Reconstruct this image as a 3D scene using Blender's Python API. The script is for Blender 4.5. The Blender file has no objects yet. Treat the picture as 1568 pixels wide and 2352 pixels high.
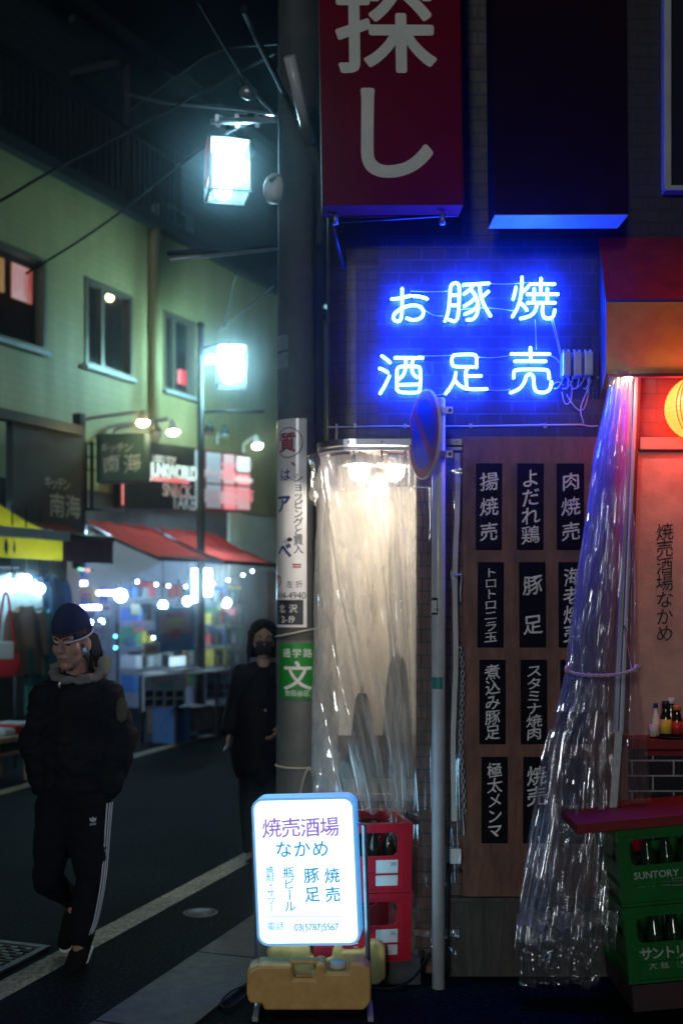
import bpy, bmesh, math, random
from mathutils import Matrix, Vector, noise
rnd = random.Random(7)
sc = bpy.context.scene
COL = sc.collection
R = math.radians

# ------------------------------------------------------------------ camera, world, sun, exposure
F, CX, CY, H = 2613.3, 784.0, 1380.0, 1.8     # focal length and horizon of the photo (1568 x 2352 grid), camera height
cam = bpy.data.cameras.new('camera'); camo = bpy.data.objects.new('camera', cam); COL.objects.link(camo)
camo.location = (0, 0, H); camo.rotation_euler = (R(90), 0, 0)
cam.sensor_fit = 'HORIZONTAL'; cam.sensor_width = 24; cam.lens = 40
cam.shift_y = 204 / 1568
cam.clip_end = 300; cam.clip_start = 0.05
cam.dof.use_dof = True; cam.dof.focus_distance = 5.35; cam.dof.aperture_fstop = 1.35
cam.dof.aperture_blades = 9
sc.camera = camo
w = bpy.data.worlds.new('World'); sc.world = w; w.use_nodes = True
nt = w.node_tree
sky = nt.nodes.new('ShaderNodeTexSky'); sky.sky_type = 'NISHITA'; sky.sun_disc = False
sky.sun_elevation = R(-4); sky.sun_rotation = R(200)
nt.links.new(sky.outputs[0], nt.nodes['Background'].inputs[0])
nt.nodes['Background'].inputs[1].default_value = 0.012
sun = bpy.data.lights.new('sun', 'SUN'); suno = bpy.data.objects.new('sun', sun); COL.objects.link(suno)
sun.energy = 0.52; sun.angle = R(7); sun.color = (0.90, 0.97, 1.0)       # dim night light of the town behind the camera
suno.rotation_euler = (R(80), 0, R(-14))
sc.view_settings.view_transform = 'Standard'; sc.view_settings.look = 'None'
sc.view_settings.exposure = 0; sc.view_settings.gamma = 1; sc.view_settings.use_curve_mapping = False
sc.render.engine = 'CYCLES'
cy = sc.cycles
cy.use_denoising = True
try: cy.denoiser = 'OPENIMAGEDENOISE'
except Exception: pass
cy.max_bounces = 6; cy.diffuse_bounces = 3; cy.glossy_bounces = 3; cy.transmission_bounces = 4
cy.transparent_max_bounces = 24; cy.volume_bounces = 0
cy.sample_clamp_indirect = 3.0; cy.caustics_reflective = False; cy.caustics_refractive = False
cy.use_adaptive_sampling = False

# ------------------------------------------------------------------ helpers
def at(px, py, Y): return Vector(((px - CX) / F * Y, Y, H - (py - CY) / F * Y))
def X(px, Y): return (px - CX) / F * Y
def Z(py, Y): return H - (py - CY) / F * Y
W = 5.49                                            # distance of the bar's front wall
I4 = Matrix.Identity(4)

class MB:
    def __init__(s, M=None): s.v = []; s.f = []; s.uv = {}; s.M = M or I4; s.sm = []
    def add(s, vs, fs, uvs=None, smooth=False):
        b = len(s.v); s.v += [tuple(s.M @ Vector(p)) for p in vs]
        for i, f in enumerate(fs):
            if uvs: s.uv[len(s.f)] = uvs[i]
            s.f.append(tuple(b + k for k in f)); s.sm.append(smooth)
        return s
    def box(s, x0, x1, y0, y1, z0, z1):
        v = [(x, y, z) for x in (x0, x1) for y in (y0, y1) for z in (z0, z1)]
        return s.add(v, [(0, 1, 3, 2), (4, 6, 7, 5), (0, 4, 5, 1), (2, 3, 7, 6), (0, 2, 6, 4), (1, 5, 7, 3)])
    def hexa(s, a, b):                                # two quads (front, back), same winding
        return s.add(list(a) + list(b), [(3, 2, 1, 0), (4, 5, 6, 7), (0, 1, 5, 4), (1, 2, 6, 5), (2, 3, 7, 6), (3, 0, 4, 7)])
    def prism(s, pts, y0, y1):                        # outline in x,z pushed through y
        n = len(pts)
        return s.add([(x, y0, z) for x, z in pts] + [(x, y1, z) for x, z in pts],
                     [tuple(range(n)), tuple(range(2 * n - 1, n - 1, -1))] + [(i, i + n, (i + 1) % n + n, (i + 1) % n) for i in range(n)])
    def tube(s, pts, r, n=8, closed=False, caps=True, r2=None, smooth=True):
        pts = [Vector(p) for p in pts]; m = len(pts); rings = []
        up = None
        for i, p in enumerate(pts):
            if closed: t = pts[(i + 1) % m] - pts[i - 1]
            else: t = pts[min(i + 1, m - 1)] - pts[max(i - 1, 0)]
            if t.length < 1e-9: t = Vector((0, 0, 1))
            t.normalize()
            if up is None:
                up = Vector((0, 0, 1)) if abs(t.z) < .9 else Vector((1, 0, 0))
            a = t.cross(up)
            if a.length < 1e-6: a = t.orthogonal()
            a.normalize(); up = a.cross(t).normalized()
            rr = r[i] if isinstance(r, (list, tuple)) else (r if r2 is None else r + (r2 - r) * i / max(1, m - 1))
            rings.append([p + (a * math.cos(2 * math.pi * k / n) + up * math.sin(2 * math.pi * k / n)) * rr for k in range(n)])
        vs = [q for g in rings for q in g]; fs = []
        for i in range(m if closed else m - 1):
            j = (i + 1) % m
            for k in range(n): fs.append((i * n + k, i * n + (k + 1) % n, j * n + (k + 1) % n, j * n + k))
        s.add(vs, fs, smooth=smooth)
        if caps and not closed:
            s.add(rings[0], [tuple(range(n - 1, -1, -1))]); s.add(rings[-1], [tuple(range(n))])
        return s
    def cyl(s, p0, p1, r, n=16, r2=None): return s.tube([p0, p1], r, n, r2=r2)
    def lathe(s, prof, c=(0, 0, 0), n=24, smooth=True, sx=1, sy=1):
        vs = []; fs = []
        for r, z in prof:
            for k in range(n):
                a = 2 * math.pi * k / n; vs.append((c[0] + r * math.cos(a) * sx, c[1] + r * math.sin(a) * sy, c[2] + z))
        for i in range(len(prof) - 1):
            for k in range(n): fs.append((i * n + k, i * n + (k + 1) % n, (i + 1) * n + (k + 1) % n, (i + 1) * n + k))
        if prof[0][0] > 1e-6: fs.append(tuple(range(n - 1, -1, -1)))
        if prof[-1][0] > 1e-6: fs.append(tuple((len(prof) - 1) * n + k for k in range(n)))
        return s.add(vs, fs, smooth=smooth)
    def ball(s, c, r, n=16, sx=1, sy=1, sz=1):
        return s.lathe([(max(1e-7, r * math.sin(math.pi * i / (n // 2))), -r * sz * math.cos(math.pi * i / (n // 2))) for i in range(n // 2 + 1)], c, n, sx=sx, sy=sy)
    def grid(s, fn, nu, nv, smooth=True, uvfn=None):
        vs = [fn(i / nu, j / nv) for j in range(nv + 1) for i in range(nu + 1)]
        fs = []; uvs = []
        for j in range(nv):
            for i in range(nu):
                fs.append((j * (nu + 1) + i, j * (nu + 1) + i + 1, (j + 1) * (nu + 1) + i + 1, (j + 1) * (nu + 1) + i))
                if uvfn: uvs.append([uvfn(a / nu, b / nv) for a, b in ((i, j), (i + 1, j), (i + 1, j + 1), (i, j + 1))])
        return s.add(vs, fs, uvs or None, smooth)
    def holed(s, w, h, hx0, hx1, hz0, hz1, r, t):     # plate in x,z (0..w, 0..h), y 0..t, with one rounded hole
        cx, cz = (hx0 + hx1) / 2, (hz0 + hz1) / 2; hp = []
        for (qx, qz, a0) in ((hx1 - r, hz1 - r, 0), (hx0 + r, hz1 - r, 90), (hx0 + r, hz0 + r, 180), (hx1 - r, hz0 + r, 270)):
            for k in range(6):
                a = R(a0 + 90 * k / 5); hp.append((qx + r * math.cos(a), qz + r * math.sin(a)))
        op = []
        corners = [(w, h), (0, h), (0, 0), (w, 0)]
        for i, (x, z) in enumerate(hp):
            k = i % 6; c = corners[i // 6]
            if k in (2, 3): op.append(c)
            else:
                q = i // 6
                if q == 0: op.append((w, z) if k < 2 else (x, h))
                if q == 1: op.append((x, h) if k < 2 else (0, z))
                if q == 2: op.append((0, z) if k < 2 else (x, 0))
                if q == 3: op.append((x, 0) if k < 2 else (w, z))
        n = len(hp)
        vs = [(x, 0, z) for x, z in op] + [(x, 0, z) for x, z in hp] + [(x, t, z) for x, z in op] + [(x, t, z) for x, z in hp]
        fs = []
        for i in range(n):
            j = (i + 1) % n
            fs += [(i, j, n + j, n + i), (2 * n + i, 3 * n + i, 3 * n + j, 2 * n + j), (n + i, n + j, 3 * n + j, 3 * n + i), (i, 2 * n + i, 2 * n + j, j)]
        return s.add(vs, fs)
    def build(s, name, m, parent=None, bevel=0, seg=2, weld=True):
        me = bpy.data.meshes.new(name); me.from_pydata(s.v, [], s.f)
        if s.uv:
            ul = me.uv_layers.new(name='UVMap')
            for p in me.polygons:
                u = s.uv.get(p.index)
                if u:
                    for li, q in zip(p.loop_indices, u): ul.data[li].uv = q
        for p, q in zip(me.polygons, s.sm): p.use_smooth = q
        bm = bmesh.new(); bm.from_mesh(me)
        if weld: bmesh.ops.remove_doubles(bm, verts=bm.verts, dist=1e-6)
        bmesh.ops.recalc_face_normals(bm, faces=bm.faces)
        bm.to_mesh(me); bm.free()
        return link(name, me, m, parent, bevel, seg)

def link(name, me, m, parent=None, bevel=0, seg=2):
    o = bpy.data.objects.new(name, me); COL.objects.link(o)
    me.name = name
    if m: me.materials.append(m)
    if parent is not None: put(o, parent)
    if bevel:
        b = o.modifiers.new('bevel', 'BEVEL'); b.width = bevel; b.segments = seg; b.limit_method = 'ANGLE'; b.angle_limit = R(40)
        if not me.polygons[0].use_smooth:
            for p in me.polygons: p.use_smooth = False
    return o
def world(o):
    M = Matrix.Translation(o.location) @ o.rotation_euler.to_matrix().to_4x4()
    if o.parent is not None: M = world(o.parent) @ o.matrix_parent_inverse @ M
    return M
def put(o, parent):
    o.parent = parent; o.matrix_parent_inverse = world(parent).inverted()
def tag(o, label=None, cat=None, group=None, kind=None):
    if label: o['label'] = label
    if cat: o['category'] = cat
    if group: o['group'] = group
    if kind: o['kind'] = kind
    return o
def thing(name, label, cat, loc, group=None):
    o = bpy.data.objects.new(name, None); COL.objects.link(o); o.location = loc; o.empty_display_size = .1
    return tag(o, label, cat, group)
def copy_tree(o, parent=None):
    c = o.copy(); COL.objects.link(c)
    if parent is not None: c.parent = parent
    for ch in o.children: copy_tree(ch, c)
    return c
def struct(o): return tag(o, kind='structure')

# ------------------------------------------------------------------ materials
def S(m, k, v):
    if k in m.inputs: m.inputs[k].default_value = v
def mat(name, col, rough=.6, metal=0, vary=0, vscale=6, bump=0, bscale=60, col2=None, stretch=None, spec=None, trans=0, coat=0, stain=0, ramp=(.35, .65)):
    m = bpy.data.materials.new(name); m.use_nodes = True; n = m.node_tree.nodes; L = m.node_tree.links
    b = n['Principled BSDF']; c4 = (*col, 1)
    S(b, 'Base Color', c4); S(b, 'Roughness', rough); S(b, 'Metallic', metal)
    if spec is not None: S(b, 'Specular IOR Level', spec)
    if coat: S(b, 'Coat Weight', coat); S(b, 'Coat Roughness', .1)
    tc = n.new('ShaderNodeTexCoord'); src = tc.outputs['Object']
    if stretch:
        mp = n.new('ShaderNodeMapping'); mp.inputs['Scale'].default_value = stretch; L.new(src, mp.inputs[0]); src = mp.outputs[0]
    if vary or col2:
        tx = n.new('ShaderNodeTexNoise'); tx.inputs['Scale'].default_value = vscale; tx.inputs['Detail'].default_value = 6; tx.inputs['Roughness'].default_value = .65
        L.new(src, tx.inputs['Vector'])
        rp = n.new('ShaderNodeValToRGB'); c2 = col2 or tuple(c * (1 - vary) for c in col)
        rp.color_ramp.elements[0].position = ramp[0]; rp.color_ramp.elements[1].position = ramp[1]
        rp.color_ramp.elements[0].color = (*c2, 1); rp.color_ramp.elements[1].color = c4
        L.new(tx.outputs['Fac'], rp.inputs[0]); L.new(rp.outputs[0], b.inputs['Base Color'])
        mr = n.new('ShaderNodeMapRange'); mr.inputs[3].default_value = min(1, rough * 1.15); mr.inputs[4].default_value = rough * .8
        L.new(tx.outputs['Fac'], mr.inputs[0]); L.new(mr.outputs[0], b.inputs['Roughness'])
    if stain:
        t4 = n.new('ShaderNodeTexNoise'); t4.inputs['Scale'].default_value = 1.1; t4.inputs['Detail'].default_value = 7; t4.inputs['Roughness'].default_value = .7; L.new(tc.outputs['Object'], t4.inputs['Vector'])
        r4 = n.new('ShaderNodeMapRange'); r4.inputs[1].default_value = .35; r4.inputs[2].default_value = .65; r4.inputs[3].default_value = 1 - stain; r4.inputs[4].default_value = 1.15; L.new(t4.outputs['Fac'], r4.inputs[0])
        mm = n.new('ShaderNodeMix'); mm.data_type = 'RGBA'; mm.blend_type = 'MULTIPLY'; mm.inputs[0].default_value = 1
        L.new(rp.outputs[0], mm.inputs[6]); L.new(r4.outputs[0], mm.inputs[7]); L.new(mm.outputs[2], b.inputs['Base Color'])
    if bump:
        t2 = n.new('ShaderNodeTexNoise'); t2.inputs['Scale'].default_value = bscale; t2.inputs['Detail'].default_value = 5; L.new(src, t2.inputs['Vector'])
        bp = n.new('ShaderNodeBump'); bp.inputs['Strength'].default_value = bump; bp.inputs['Distance'].default_value = .3 / bscale
        L.new(t2.outputs['Fac'], bp.inputs['Height']); L.new(bp.outputs[0], b.inputs['Normal'])
    return m
def emit(name, col, strength, base=None):
    m = bpy.data.materials.new(name); m.use_nodes = True; b = m.node_tree.nodes['Principled BSDF']
    S(b, 'Base Color', (*(base or (.8, .8, .8)), 1)); S(b, 'Emission Color', (*col, 1)); S(b, 'Emission Strength', strength); S(b, 'Roughness', .4)
    return m
def tiles(name, c1, c2, mortar, bw, rh, ms=.004, offset=.5, rough=.3, bump=.5, spec=.5, rvar=.25, mott=.7, streak=None):
    m = bpy.data.materials.new(name); m.use_nodes = True; n = m.node_tree.nodes; L = m.node_tree.links; b = n['Principled BSDF']
    uv = n.new('ShaderNodeUVMap'); br = n.new('ShaderNodeTexBrick')
    br.inputs['Scale'].default_value = 1; br.inputs['Brick Width'].default_value = bw; br.inputs['Row Height'].default_value = rh
    br.inputs['Mortar Size'].default_value = ms; br.inputs['Mortar Smooth'].default_value = .15; br.offset = offset; br.offset_frequency = 2; br.squash = 1
    br.inputs['Color1'].default_value = (*c1, 1); br.inputs['Color2'].default_value = (*c2, 1); br.inputs['Mortar'].default_value = (*mortar, 1)
    L.new(uv.outputs[0], br.inputs['Vector'])
    tx = n.new('ShaderNodeTexNoise'); tx.inputs['Scale'].default_value = 9; tx.inputs['Detail'].default_value = 7; mpk = n.new('ShaderNodeMapping'); mpk.inputs['Scale'].default_value = streak or (1, 1, 1); L.new(uv.outputs[0], mpk.inputs[0]); L.new(mpk.outputs[0], tx.inputs['Vector'])
    mx = n.new('ShaderNodeMix'); mx.data_type = 'RGBA'; mx.blend_type = 'MULTIPLY'; mx.inputs[0].default_value = mott
    rp = n.new('ShaderNodeValToRGB'); rp.color_ramp.elements[0].position = .3; rp.color_ramp.elements[0].color = (.45, .45, .45, 1); rp.color_ramp.elements[1].position = .7
    L.new(tx.outputs['Fac'], rp.inputs[0]); L.new(br.outputs['Color'], mx.inputs[6]); L.new(rp.outputs[0], mx.inputs[7]); L.new(mx.outputs[2], b.inputs['Base Color'])
    mr = n.new('ShaderNodeMapRange'); mr.inputs[3].default_value = rough + rvar; mr.inputs[4].default_value = rough; L.new(tx.outputs['Fac'], mr.inputs[0]); L.new(mr.outputs[0], b.inputs['Roughness'])
    S(b, 'Specular IOR Level', spec)
    ad = n.new('ShaderNodeMath'); ad.operation = 'MULTIPLY_ADD'; ad.inputs[1].default_value = -1; L.new(br.outputs['Fac'], ad.inputs[0])
    t3 = n.new('ShaderNodeTexNoise'); t3.inputs['Scale'].default_value = 40; L.new(uv.outputs[0], t3.inputs['Vector'])
    sc3 = n.new('ShaderNodeMath'); sc3.operation = 'MULTIPLY'; sc3.inputs[1].default_value = .35; L.new(t3.outputs['Fac'], sc3.inputs[0]); L.new(sc3.outputs[0], ad.inputs[2])
    bp = n.new('ShaderNodeBump'); bp.inputs['Strength'].default_value = bump; bp.inputs['Distance'].default_value = .004
    L.new(ad.outputs[0], bp.inputs['Height']); L.new(bp.outputs[0], b.inputs['Normal'])
    return m
def film(name, milk=.1, gloss=.35, rough=.06, bump=.4, bscale=(60, 60, 8), tint=(.97, .98, 1), fog=0):
    m = bpy.data.materials.new(name); m.use_nodes = True; n = m.node_tree.nodes; L = m.node_tree.links
    for x in list(n):
        if x.type != 'OUTPUT_MATERIAL': n.remove(x)
    out = [x for x in n if x.type == 'OUTPUT_MATERIAL'][0]
    tr = n.new('ShaderNodeBsdfTransparent'); tr.inputs[0].default_value = (*tint, 1)
    gl = n.new('ShaderNodeBsdfGlossy'); gl.inputs['Roughness'].default_value = rough; gl.inputs[0].default_value = (1, 1, 1, 1)
    tl = n.new('ShaderNodeBsdfTranslucent'); tl.inputs[0].default_value = (.9, .88, .84, 1)
    df = n.new('ShaderNodeBsdfDiffuse'); df.inputs[0].default_value = (.8, .8, .8, 1)
    tc = n.new('ShaderNodeTexCoord'); mp = n.new('ShaderNodeMapping'); mp.inputs['Scale'].default_value = bscale; L.new(tc.outputs['Object'], mp.inputs[0])
    tx = n.new('ShaderNodeTexNoise'); tx.inputs['Scale'].default_value = 1; tx.inputs['Detail'].default_value = 3; tx.inputs['Distortion'].default_value = .6; L.new(mp.outputs[0], tx.inputs['Vector'])
    bp = n.new('ShaderNodeBump'); bp.inputs['Strength'].default_value = bump; bp.inputs['Distance'].default_value = .02; L.new(tx.outputs['Fac'], bp.inputs['Height'])
    L.new(bp.outputs[0], gl.inputs['Normal'])
    ge = n.new('ShaderNodeNewGeometry'); dt = n.new('ShaderNodeVectorMath'); dt.operation = 'DOT_PRODUCT'      # two-sided Schlick reflectance of a thin sheet
    L.new(ge.outputs['Incoming'], dt.inputs[0]); L.new(bp.outputs[0], dt.inputs[1])
    ab = n.new('ShaderNodeMath'); ab.operation = 'ABSOLUTE'; L.new(dt.outputs['Value'], ab.inputs[0])
    om = n.new('ShaderNodeMath'); om.operation = 'SUBTRACT'; om.inputs[0].default_value = 1; om.use_clamp = True; L.new(ab.outputs[0], om.inputs[1])
    lw = n.new('ShaderNodeMath'); lw.operation = 'POWER'; lw.inputs[1].default_value = 4; L.new(om.outputs[0], lw.inputs[0])
    ml = n.new('ShaderNodeMath'); ml.operation = 'MULTIPLY_ADD'; ml.inputs[1].default_value = .85; ml.inputs[2].default_value = gloss * .2; ml.use_clamp = True; L.new(lw.outputs[0], ml.inputs[0])
    m1 = n.new('ShaderNodeMixShader'); m1.inputs[0].default_value = .35; L.new(tl.outputs[0], m1.inputs[1]); L.new(df.outputs[0], m1.inputs[2])
    m2 = n.new('ShaderNodeMixShader'); L.new(tr.outputs[0], m2.inputs[1]); L.new(m1.outputs[0], m2.inputs[2])
    if fog:                                             # uneven fogging, spread wide to put fold shading into the sheet
        t2 = n.new('ShaderNodeTexNoise'); mp2 = n.new('ShaderNodeMapping'); mp2.inputs['Scale'].default_value = (2.6, 2.6, .7); L.new(tc.outputs['Object'], mp2.inputs[0]); L.new(mp2.outputs[0], t2.inputs['Vector']); t2.inputs['Detail'].default_value = 3
        mr = n.new('ShaderNodeMapRange'); mr.inputs[1].default_value = .38; mr.inputs[2].default_value = .62; mr.inputs[3].default_value = milk; mr.inputs[4].default_value = fog
        L.new(t2.outputs['Fac'], mr.inputs[0]); L.new(mr.outputs[0], m2.inputs[0])
    else: m2.inputs[0].default_value = milk
    m3 = n.new('ShaderNodeMixShader'); L.new(ml.outputs[0], m3.inputs[0]); L.new(m2.outputs[0], m3.inputs[1]); L.new(gl.outputs[0], m3.inputs[2])
    L.new(m3.outputs[0], out.inputs[0])
    return m
def cloth(name, col, trans=.3, rough=.8, vary=.3, vscale=5):
    m = mat(name, col, rough, vary=vary, vscale=vscale, bump=.15, bscale=120, spec=.12); n = m.node_tree.nodes; L = m.node_tree.links
    b = n['Principled BSDF']; out = [x for x in n if x.type == 'OUTPUT_MATERIAL'][0]
    tl = n.new('ShaderNodeBsdfTranslucent'); tl.inputs[0].default_value = (*col, 1); mx = n.new('ShaderNodeMixShader'); mx.inputs[0].default_value = trans
    L.new(b.outputs[0], mx.inputs[1]); L.new(tl.outputs[0], mx.inputs[2]); L.new(mx.outputs[0], out.inputs[0])
    return m
def woodmat(name, c1, c2, sc_=(3, 3, .35), rough=.55):
    return mat(name, c1, rough, col2=c2, vscale=9, stretch=sc_, bump=.25, bscale=30)

M = {}
M['asphalt'] = mat('asphalt', (.034, .062, .068), .9, spec=.05, col2=(.0014, .0040, .0052), ramp=(.50, .74), vscale=52, bump=1.0, bscale=150, stain=.6)
M['paint'] = mat('road_paint', (.46, .39, .23), .7, col2=(.09, .085, .07), vscale=38, bump=.5, bscale=300, stain=.6)
M['concrete'] = mat('concrete', (.055, .060, .060), .75, vary=.35, vscale=14, bump=.5, bscale=120)
M['pole_concrete'] = mat('pole_concrete', (.07, .075, .072), .75, vary=.3, vscale=5, bump=.4, bscale=90)
M['steel'] = mat('steel', (.55, .57, .6), .3, 1, vary=.15)
M['galv'] = mat('galvanised', (.42, .44, .46), .45, .8, vary=.25, vscale=12)
M['castiron'] = mat('cast_iron', (.10, .105, .11), .65, .3, vary=.4, vscale=30)
M['dark_metal'] = mat('dark_metal', (.03, .032, .035), .45, .3, vary=.3)
M['alu'] = mat('aluminium', (.60, .62, .66), .35, .6)
M['black'] = mat('black_plastic', (.015, .015, .016), .5)
M['wire'] = mat('wire', (.010, .010, .011), .85, spec=.2)
M['white_wire'] = mat('pale_wire', (.5, .5, .5), .45)
M['white'] = mat('white_paint', (.75, .75, .74), .4, vary=.12)
M['ivory'] = mat('ivory', (.66, .62, .52), .5, vary=.2)
M['grey_paint'] = mat('pole_paint', (.58, .60, .60), .38, vary=.15, vscale=10, coat=.2)
M['ply'] = woodmat('plywood', (.215, .085, .046), (.10, .040, .024), (1.6, 1.6, .55))
M['ply_old'] = woodmat('old_plywood', (.065, .06, .045), (.03, .028, .022), rough=.7)
M['ceil_wood'] = woodmat('ceiling_wood', (.55, .36, .20), (.38, .23, .12))
M['plaque'] = mat('plaque_black', (.007, .007, .009), .8, spec=.08, vary=.4, vscale=30, bump=.1)
M['ink_white'] = mat('white_ink', (.86, .84, .80), .7, vary=.25, vscale=60)
M['ink_black'] = mat('black_ink', (.012, .010, .009), .7)
M['sign_red'] = mat('sign_red', (.16, .002, .010), .75, vary=.2, vscale=3, spec=.06)
M['sign_cream'] = mat('sign_cream', (.78, .78, .70), .5, vary=.12, vscale=8)
M['sign_maroon'] = mat('sign_maroon', (.014, .003, .003), .75, vary=.3, vscale=4, spec=.06)
M['tile'] = tiles('blue_lit_tile', (.030, .032, .050), (.040, .042, .062), (.06, .06, .085), .110, .0615, .0045, rough=.25, spec=.35)
M['mosaic'] = tiles('mosaic_tile', (.045, .030, .026), (.065, .042, .034), (.008, .012, .012), .05, .05, .004, offset=0, rough=.3)
M['darktile'] = tiles('dark_upper_tile', (.014, .010, .010), (.02, .013, .012), (.005, .005, .005), .110, .0615, .005, rough=.4)
M['brickbrown'] = tiles('brown_tile', (.17, .085, .06), (.22, .11, .075), (.05, .045, .04), .110, .0615, .005, rough=.4)
M['redbrick'] = tiles('bay_tile', (.055, .035, .035), (.07, .045, .042), (.03, .026, .026), .16, .07, .0035, rough=.3)
M['blacktile'] = tiles('black_tile', (.010, .010, .011), (.014, .013, .013), (.36, .34, .33), .20, .0735, .0045, rough=.2)
M['tantile'] = tiles('tan_tile', (.09, .07, .042), (.07, .055, .034), (.03, .03, .03), .110, .0615, .006, rough=.45)
M['plaster'] = mat('plaster', (.52, .33, .27), .8, vary=.3, vscale=5, bump=.3, bscale=25)
M['redwood'] = mat('red_lacquer', (.22, .022, .018), .55, spec=.2, vary=.25, vscale=8, stretch=(.6, 6, 6))
M['cream'] = mat('cream_wall', (.74, .68, .57), .7, vary=.15)
M['awning_orange'] = cloth('orange_canvas', (.62, .42, .06), .28, vary=.42, vscale=7)
M['awning_red'] = cloth('red_canvas_roof', (.24, .036, .014), .2, vary=.5, vscale=7)
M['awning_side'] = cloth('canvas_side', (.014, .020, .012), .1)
M['red_plastic'] = mat('red_plastic', (.52, .015, .03), .33, vary=.15, vscale=10)
M['green_plastic'] = mat('green_plastic', (.010, .13, .022), .30, vary=.25, vscale=10)
M['tank'] = mat('yellow_plastic', (.78, .46, .14), .45, col2=(.62, .34, .10), vscale=16, bump=.12, bscale=40)
M['bottle'] = mat('bottle_glass', (.020, .014, .006), .1)
M['greenbottle'] = mat('green_bottle_glass', (.01, .03, .012), .12)
M['labelwhite'] = mat('paper_label', (.7, .7, .68), .6, vary=.1)
M['labelyellow'] = mat('yellow_label', (.75, .5, .04), .6)
M['capred'] = mat('red_cap', (.5, .03, .02), .4)
M['caporange'] = mat('orange_cap', (.7, .22, .03), .4)
M['tape'] = mat('teal_tape', (.02, .22, .20), .5)
M['np_blue'] = mat('sign_blue', (.012, .05, .28), .55, vary=.1, spec=.25)
M['np_red'] = mat('ring_red', (.42, .05, .03), .55, vary=.1, spec=.25)
M['film_in'] = film('fogged_curtain', milk=.14, fog=.56, gloss=.6, rough=.06, bump=.06, bscale=(5, 5, 2.5))
M['film_top'] = film('clear_header', milk=.08, gloss=.3, rough=.1, bump=.25, bscale=(25, 25, 10))
M['film_tied'] = film('wrinkled_curtain', milk=.10, gloss=.9, rough=.07, bump=.20, bscale=(7, 7, 3))
M['film_hem'] = film('hem_film', milk=.42, gloss=.6, rough=.12, bump=.2, bscale=(20, 20, 20))
M['film_gather'] = film('gathered_film', milk=.36, gloss=.8, rough=.06, bump=.15, bscale=(7, 7, 2))
M['film_far'] = film('far_sheet', milk=.05, gloss=.3, rough=.1, bump=.4, bscale=(20, 20, 4))
M['hem'] = mat('hem_tape', (.45, .47, .50), .4, vary=.3, vscale=20)
M['strap'] = mat('webbing', (.55, .52, .47), .8, vary=.15, bump=.3)
M['rope'] = mat('rope', (.50, .36, .33), .85, bump=.4, bscale=200)
M['string'] = mat('string', (.45, .43, .38), .9)
M['glass'] = mat('dark_glass', (.02, .022, .025), .06, spec=.6)
M['greenwall'] = tiles('pale_tile', (.42, .36, .16), (.45, .385, .17), (.34, .29, .13), .24, .10, .004, rough=.5, bump=.2, mott=.42, streak=(.35, .035, 1))
M['upper'] = tiles('siding', (.040, .055, .06), (.044, .06, .065), (.015, .02, .022), 4.0, .16, .01, rough=.7, mott=.3)
M['dark'] = mat('dark_wall', (.02, .022, .024), .8, vary=.3)
M['frame'] = mat('window_frame', (.16, .15, .11), .45, .2)
M['framegrey'] = mat('pale_frame', (.45, .47, .47), .5, vary=.2)
M['skin'] = mat('skin', (.42, .23, .16), .5, vary=.12, vscale=20)
M['skin2'] = mat('pale_skin', (.40, .235, .18), .5, vary=.1, vscale=20)
M['hair'] = mat('hair', (.014, .011, .009), .75, spec=.08, bump=.4, bscale=160, stretch=(1, 1, .08))
M['hairbrown'] = mat('brown_hair', (.014, .009, .006), .75, spec=.08, bump=.4, bscale=160, stretch=(1, 1, .08))
M['navy'] = mat('navy_knit', (.010, .014, .055), .95, spec=.05, bump=.5, bscale=220)
M['knitwhite'] = mat('white_knit', (.6, .6, .58), .9)
M['knitorange'] = mat('orange_knit', (.16, .035, .016), .9)
M['jacket'] = mat('black_jacket', (.008, .009, .012), .75, spec=.15, vary=.3, vscale=5, bump=.35, bscale=14)
M['jacketpanel'] = mat('olive_panel', (.06, .055, .035), .7)
M['hood'] = mat('grey_fleece', (.17, .165, .15), .95, bump=.4, bscale=160)
M['trousers'] = mat('black_trousers', (.007, .008, .011), .8, spec=.12, bump=.4, bscale=16)
M['stripe'] = mat('white_stripe', (.55, .55, .58), .7)
M['shoe'] = mat('black_shoe', (.006, .006, .007), .8, spec=.1)
M['mask'] = mat('black_mask', (.010, .010, .012), .8)
M['eye'] = mat('dark_eye', (.01, .008, .007), .3)
M['lip'] = mat('lip', (.28, .11, .09), .5)
M['awn_y'] = cloth('yellow_canvas', (.80, .56, .02), .6, vary=.25)
M['awn_m'] = cloth('maroon_canvas', (.14, .025, .03), .1, vary=.2)
M['awn_r'] = cloth('red_canvas', (.50, .06, .045), .4, vary=.2)
M['awn_rd'] = cloth('dark_red_canvas', (.16, .02, .02), .1, vary=.2)
M['flap'] = cloth('white_flap', (.5, .5, .47), .4, vary=.2)
M['bluecloth'] = cloth('blue_cloth', (.03, .16, .38), .3, vary=.3)
M['whitecloth'] = cloth('white_cloth', (.6, .68, .7), .3, vary=.3)
M['tealcloth'] = cloth('teal_cloth', (.03, .16, .15), .1, vary=.4)
M['redcloth'] = cloth('red_cloth', (.5, .03, .03), .1, vary=.3)
M['aprondark'] = mat('dark_apron', (.03, .03, .035), .9)  # dark colour for the added gaps behind the curtain
M['browncloth'] = cloth('brown_cloth', (.2, .13, .08), .1, vary=.3)
M['signgreen'] = mat('dark_green_sign', (.008, .05, .035), .5, vary=.2)
M['signgrey'] = mat('grey_banner', (.035, .045, .055), .7, vary=.2)
M['lightgrey'] = mat('pale_lettering', (.40, .44, .44), .7)
M['green_sign'] = mat('school_green', (.01, .24, .03), .45, vary=.15)
M['woodbox'] = woodmat('stall_wood', (.3, .2, .12), (.2, .12, .07))
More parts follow.
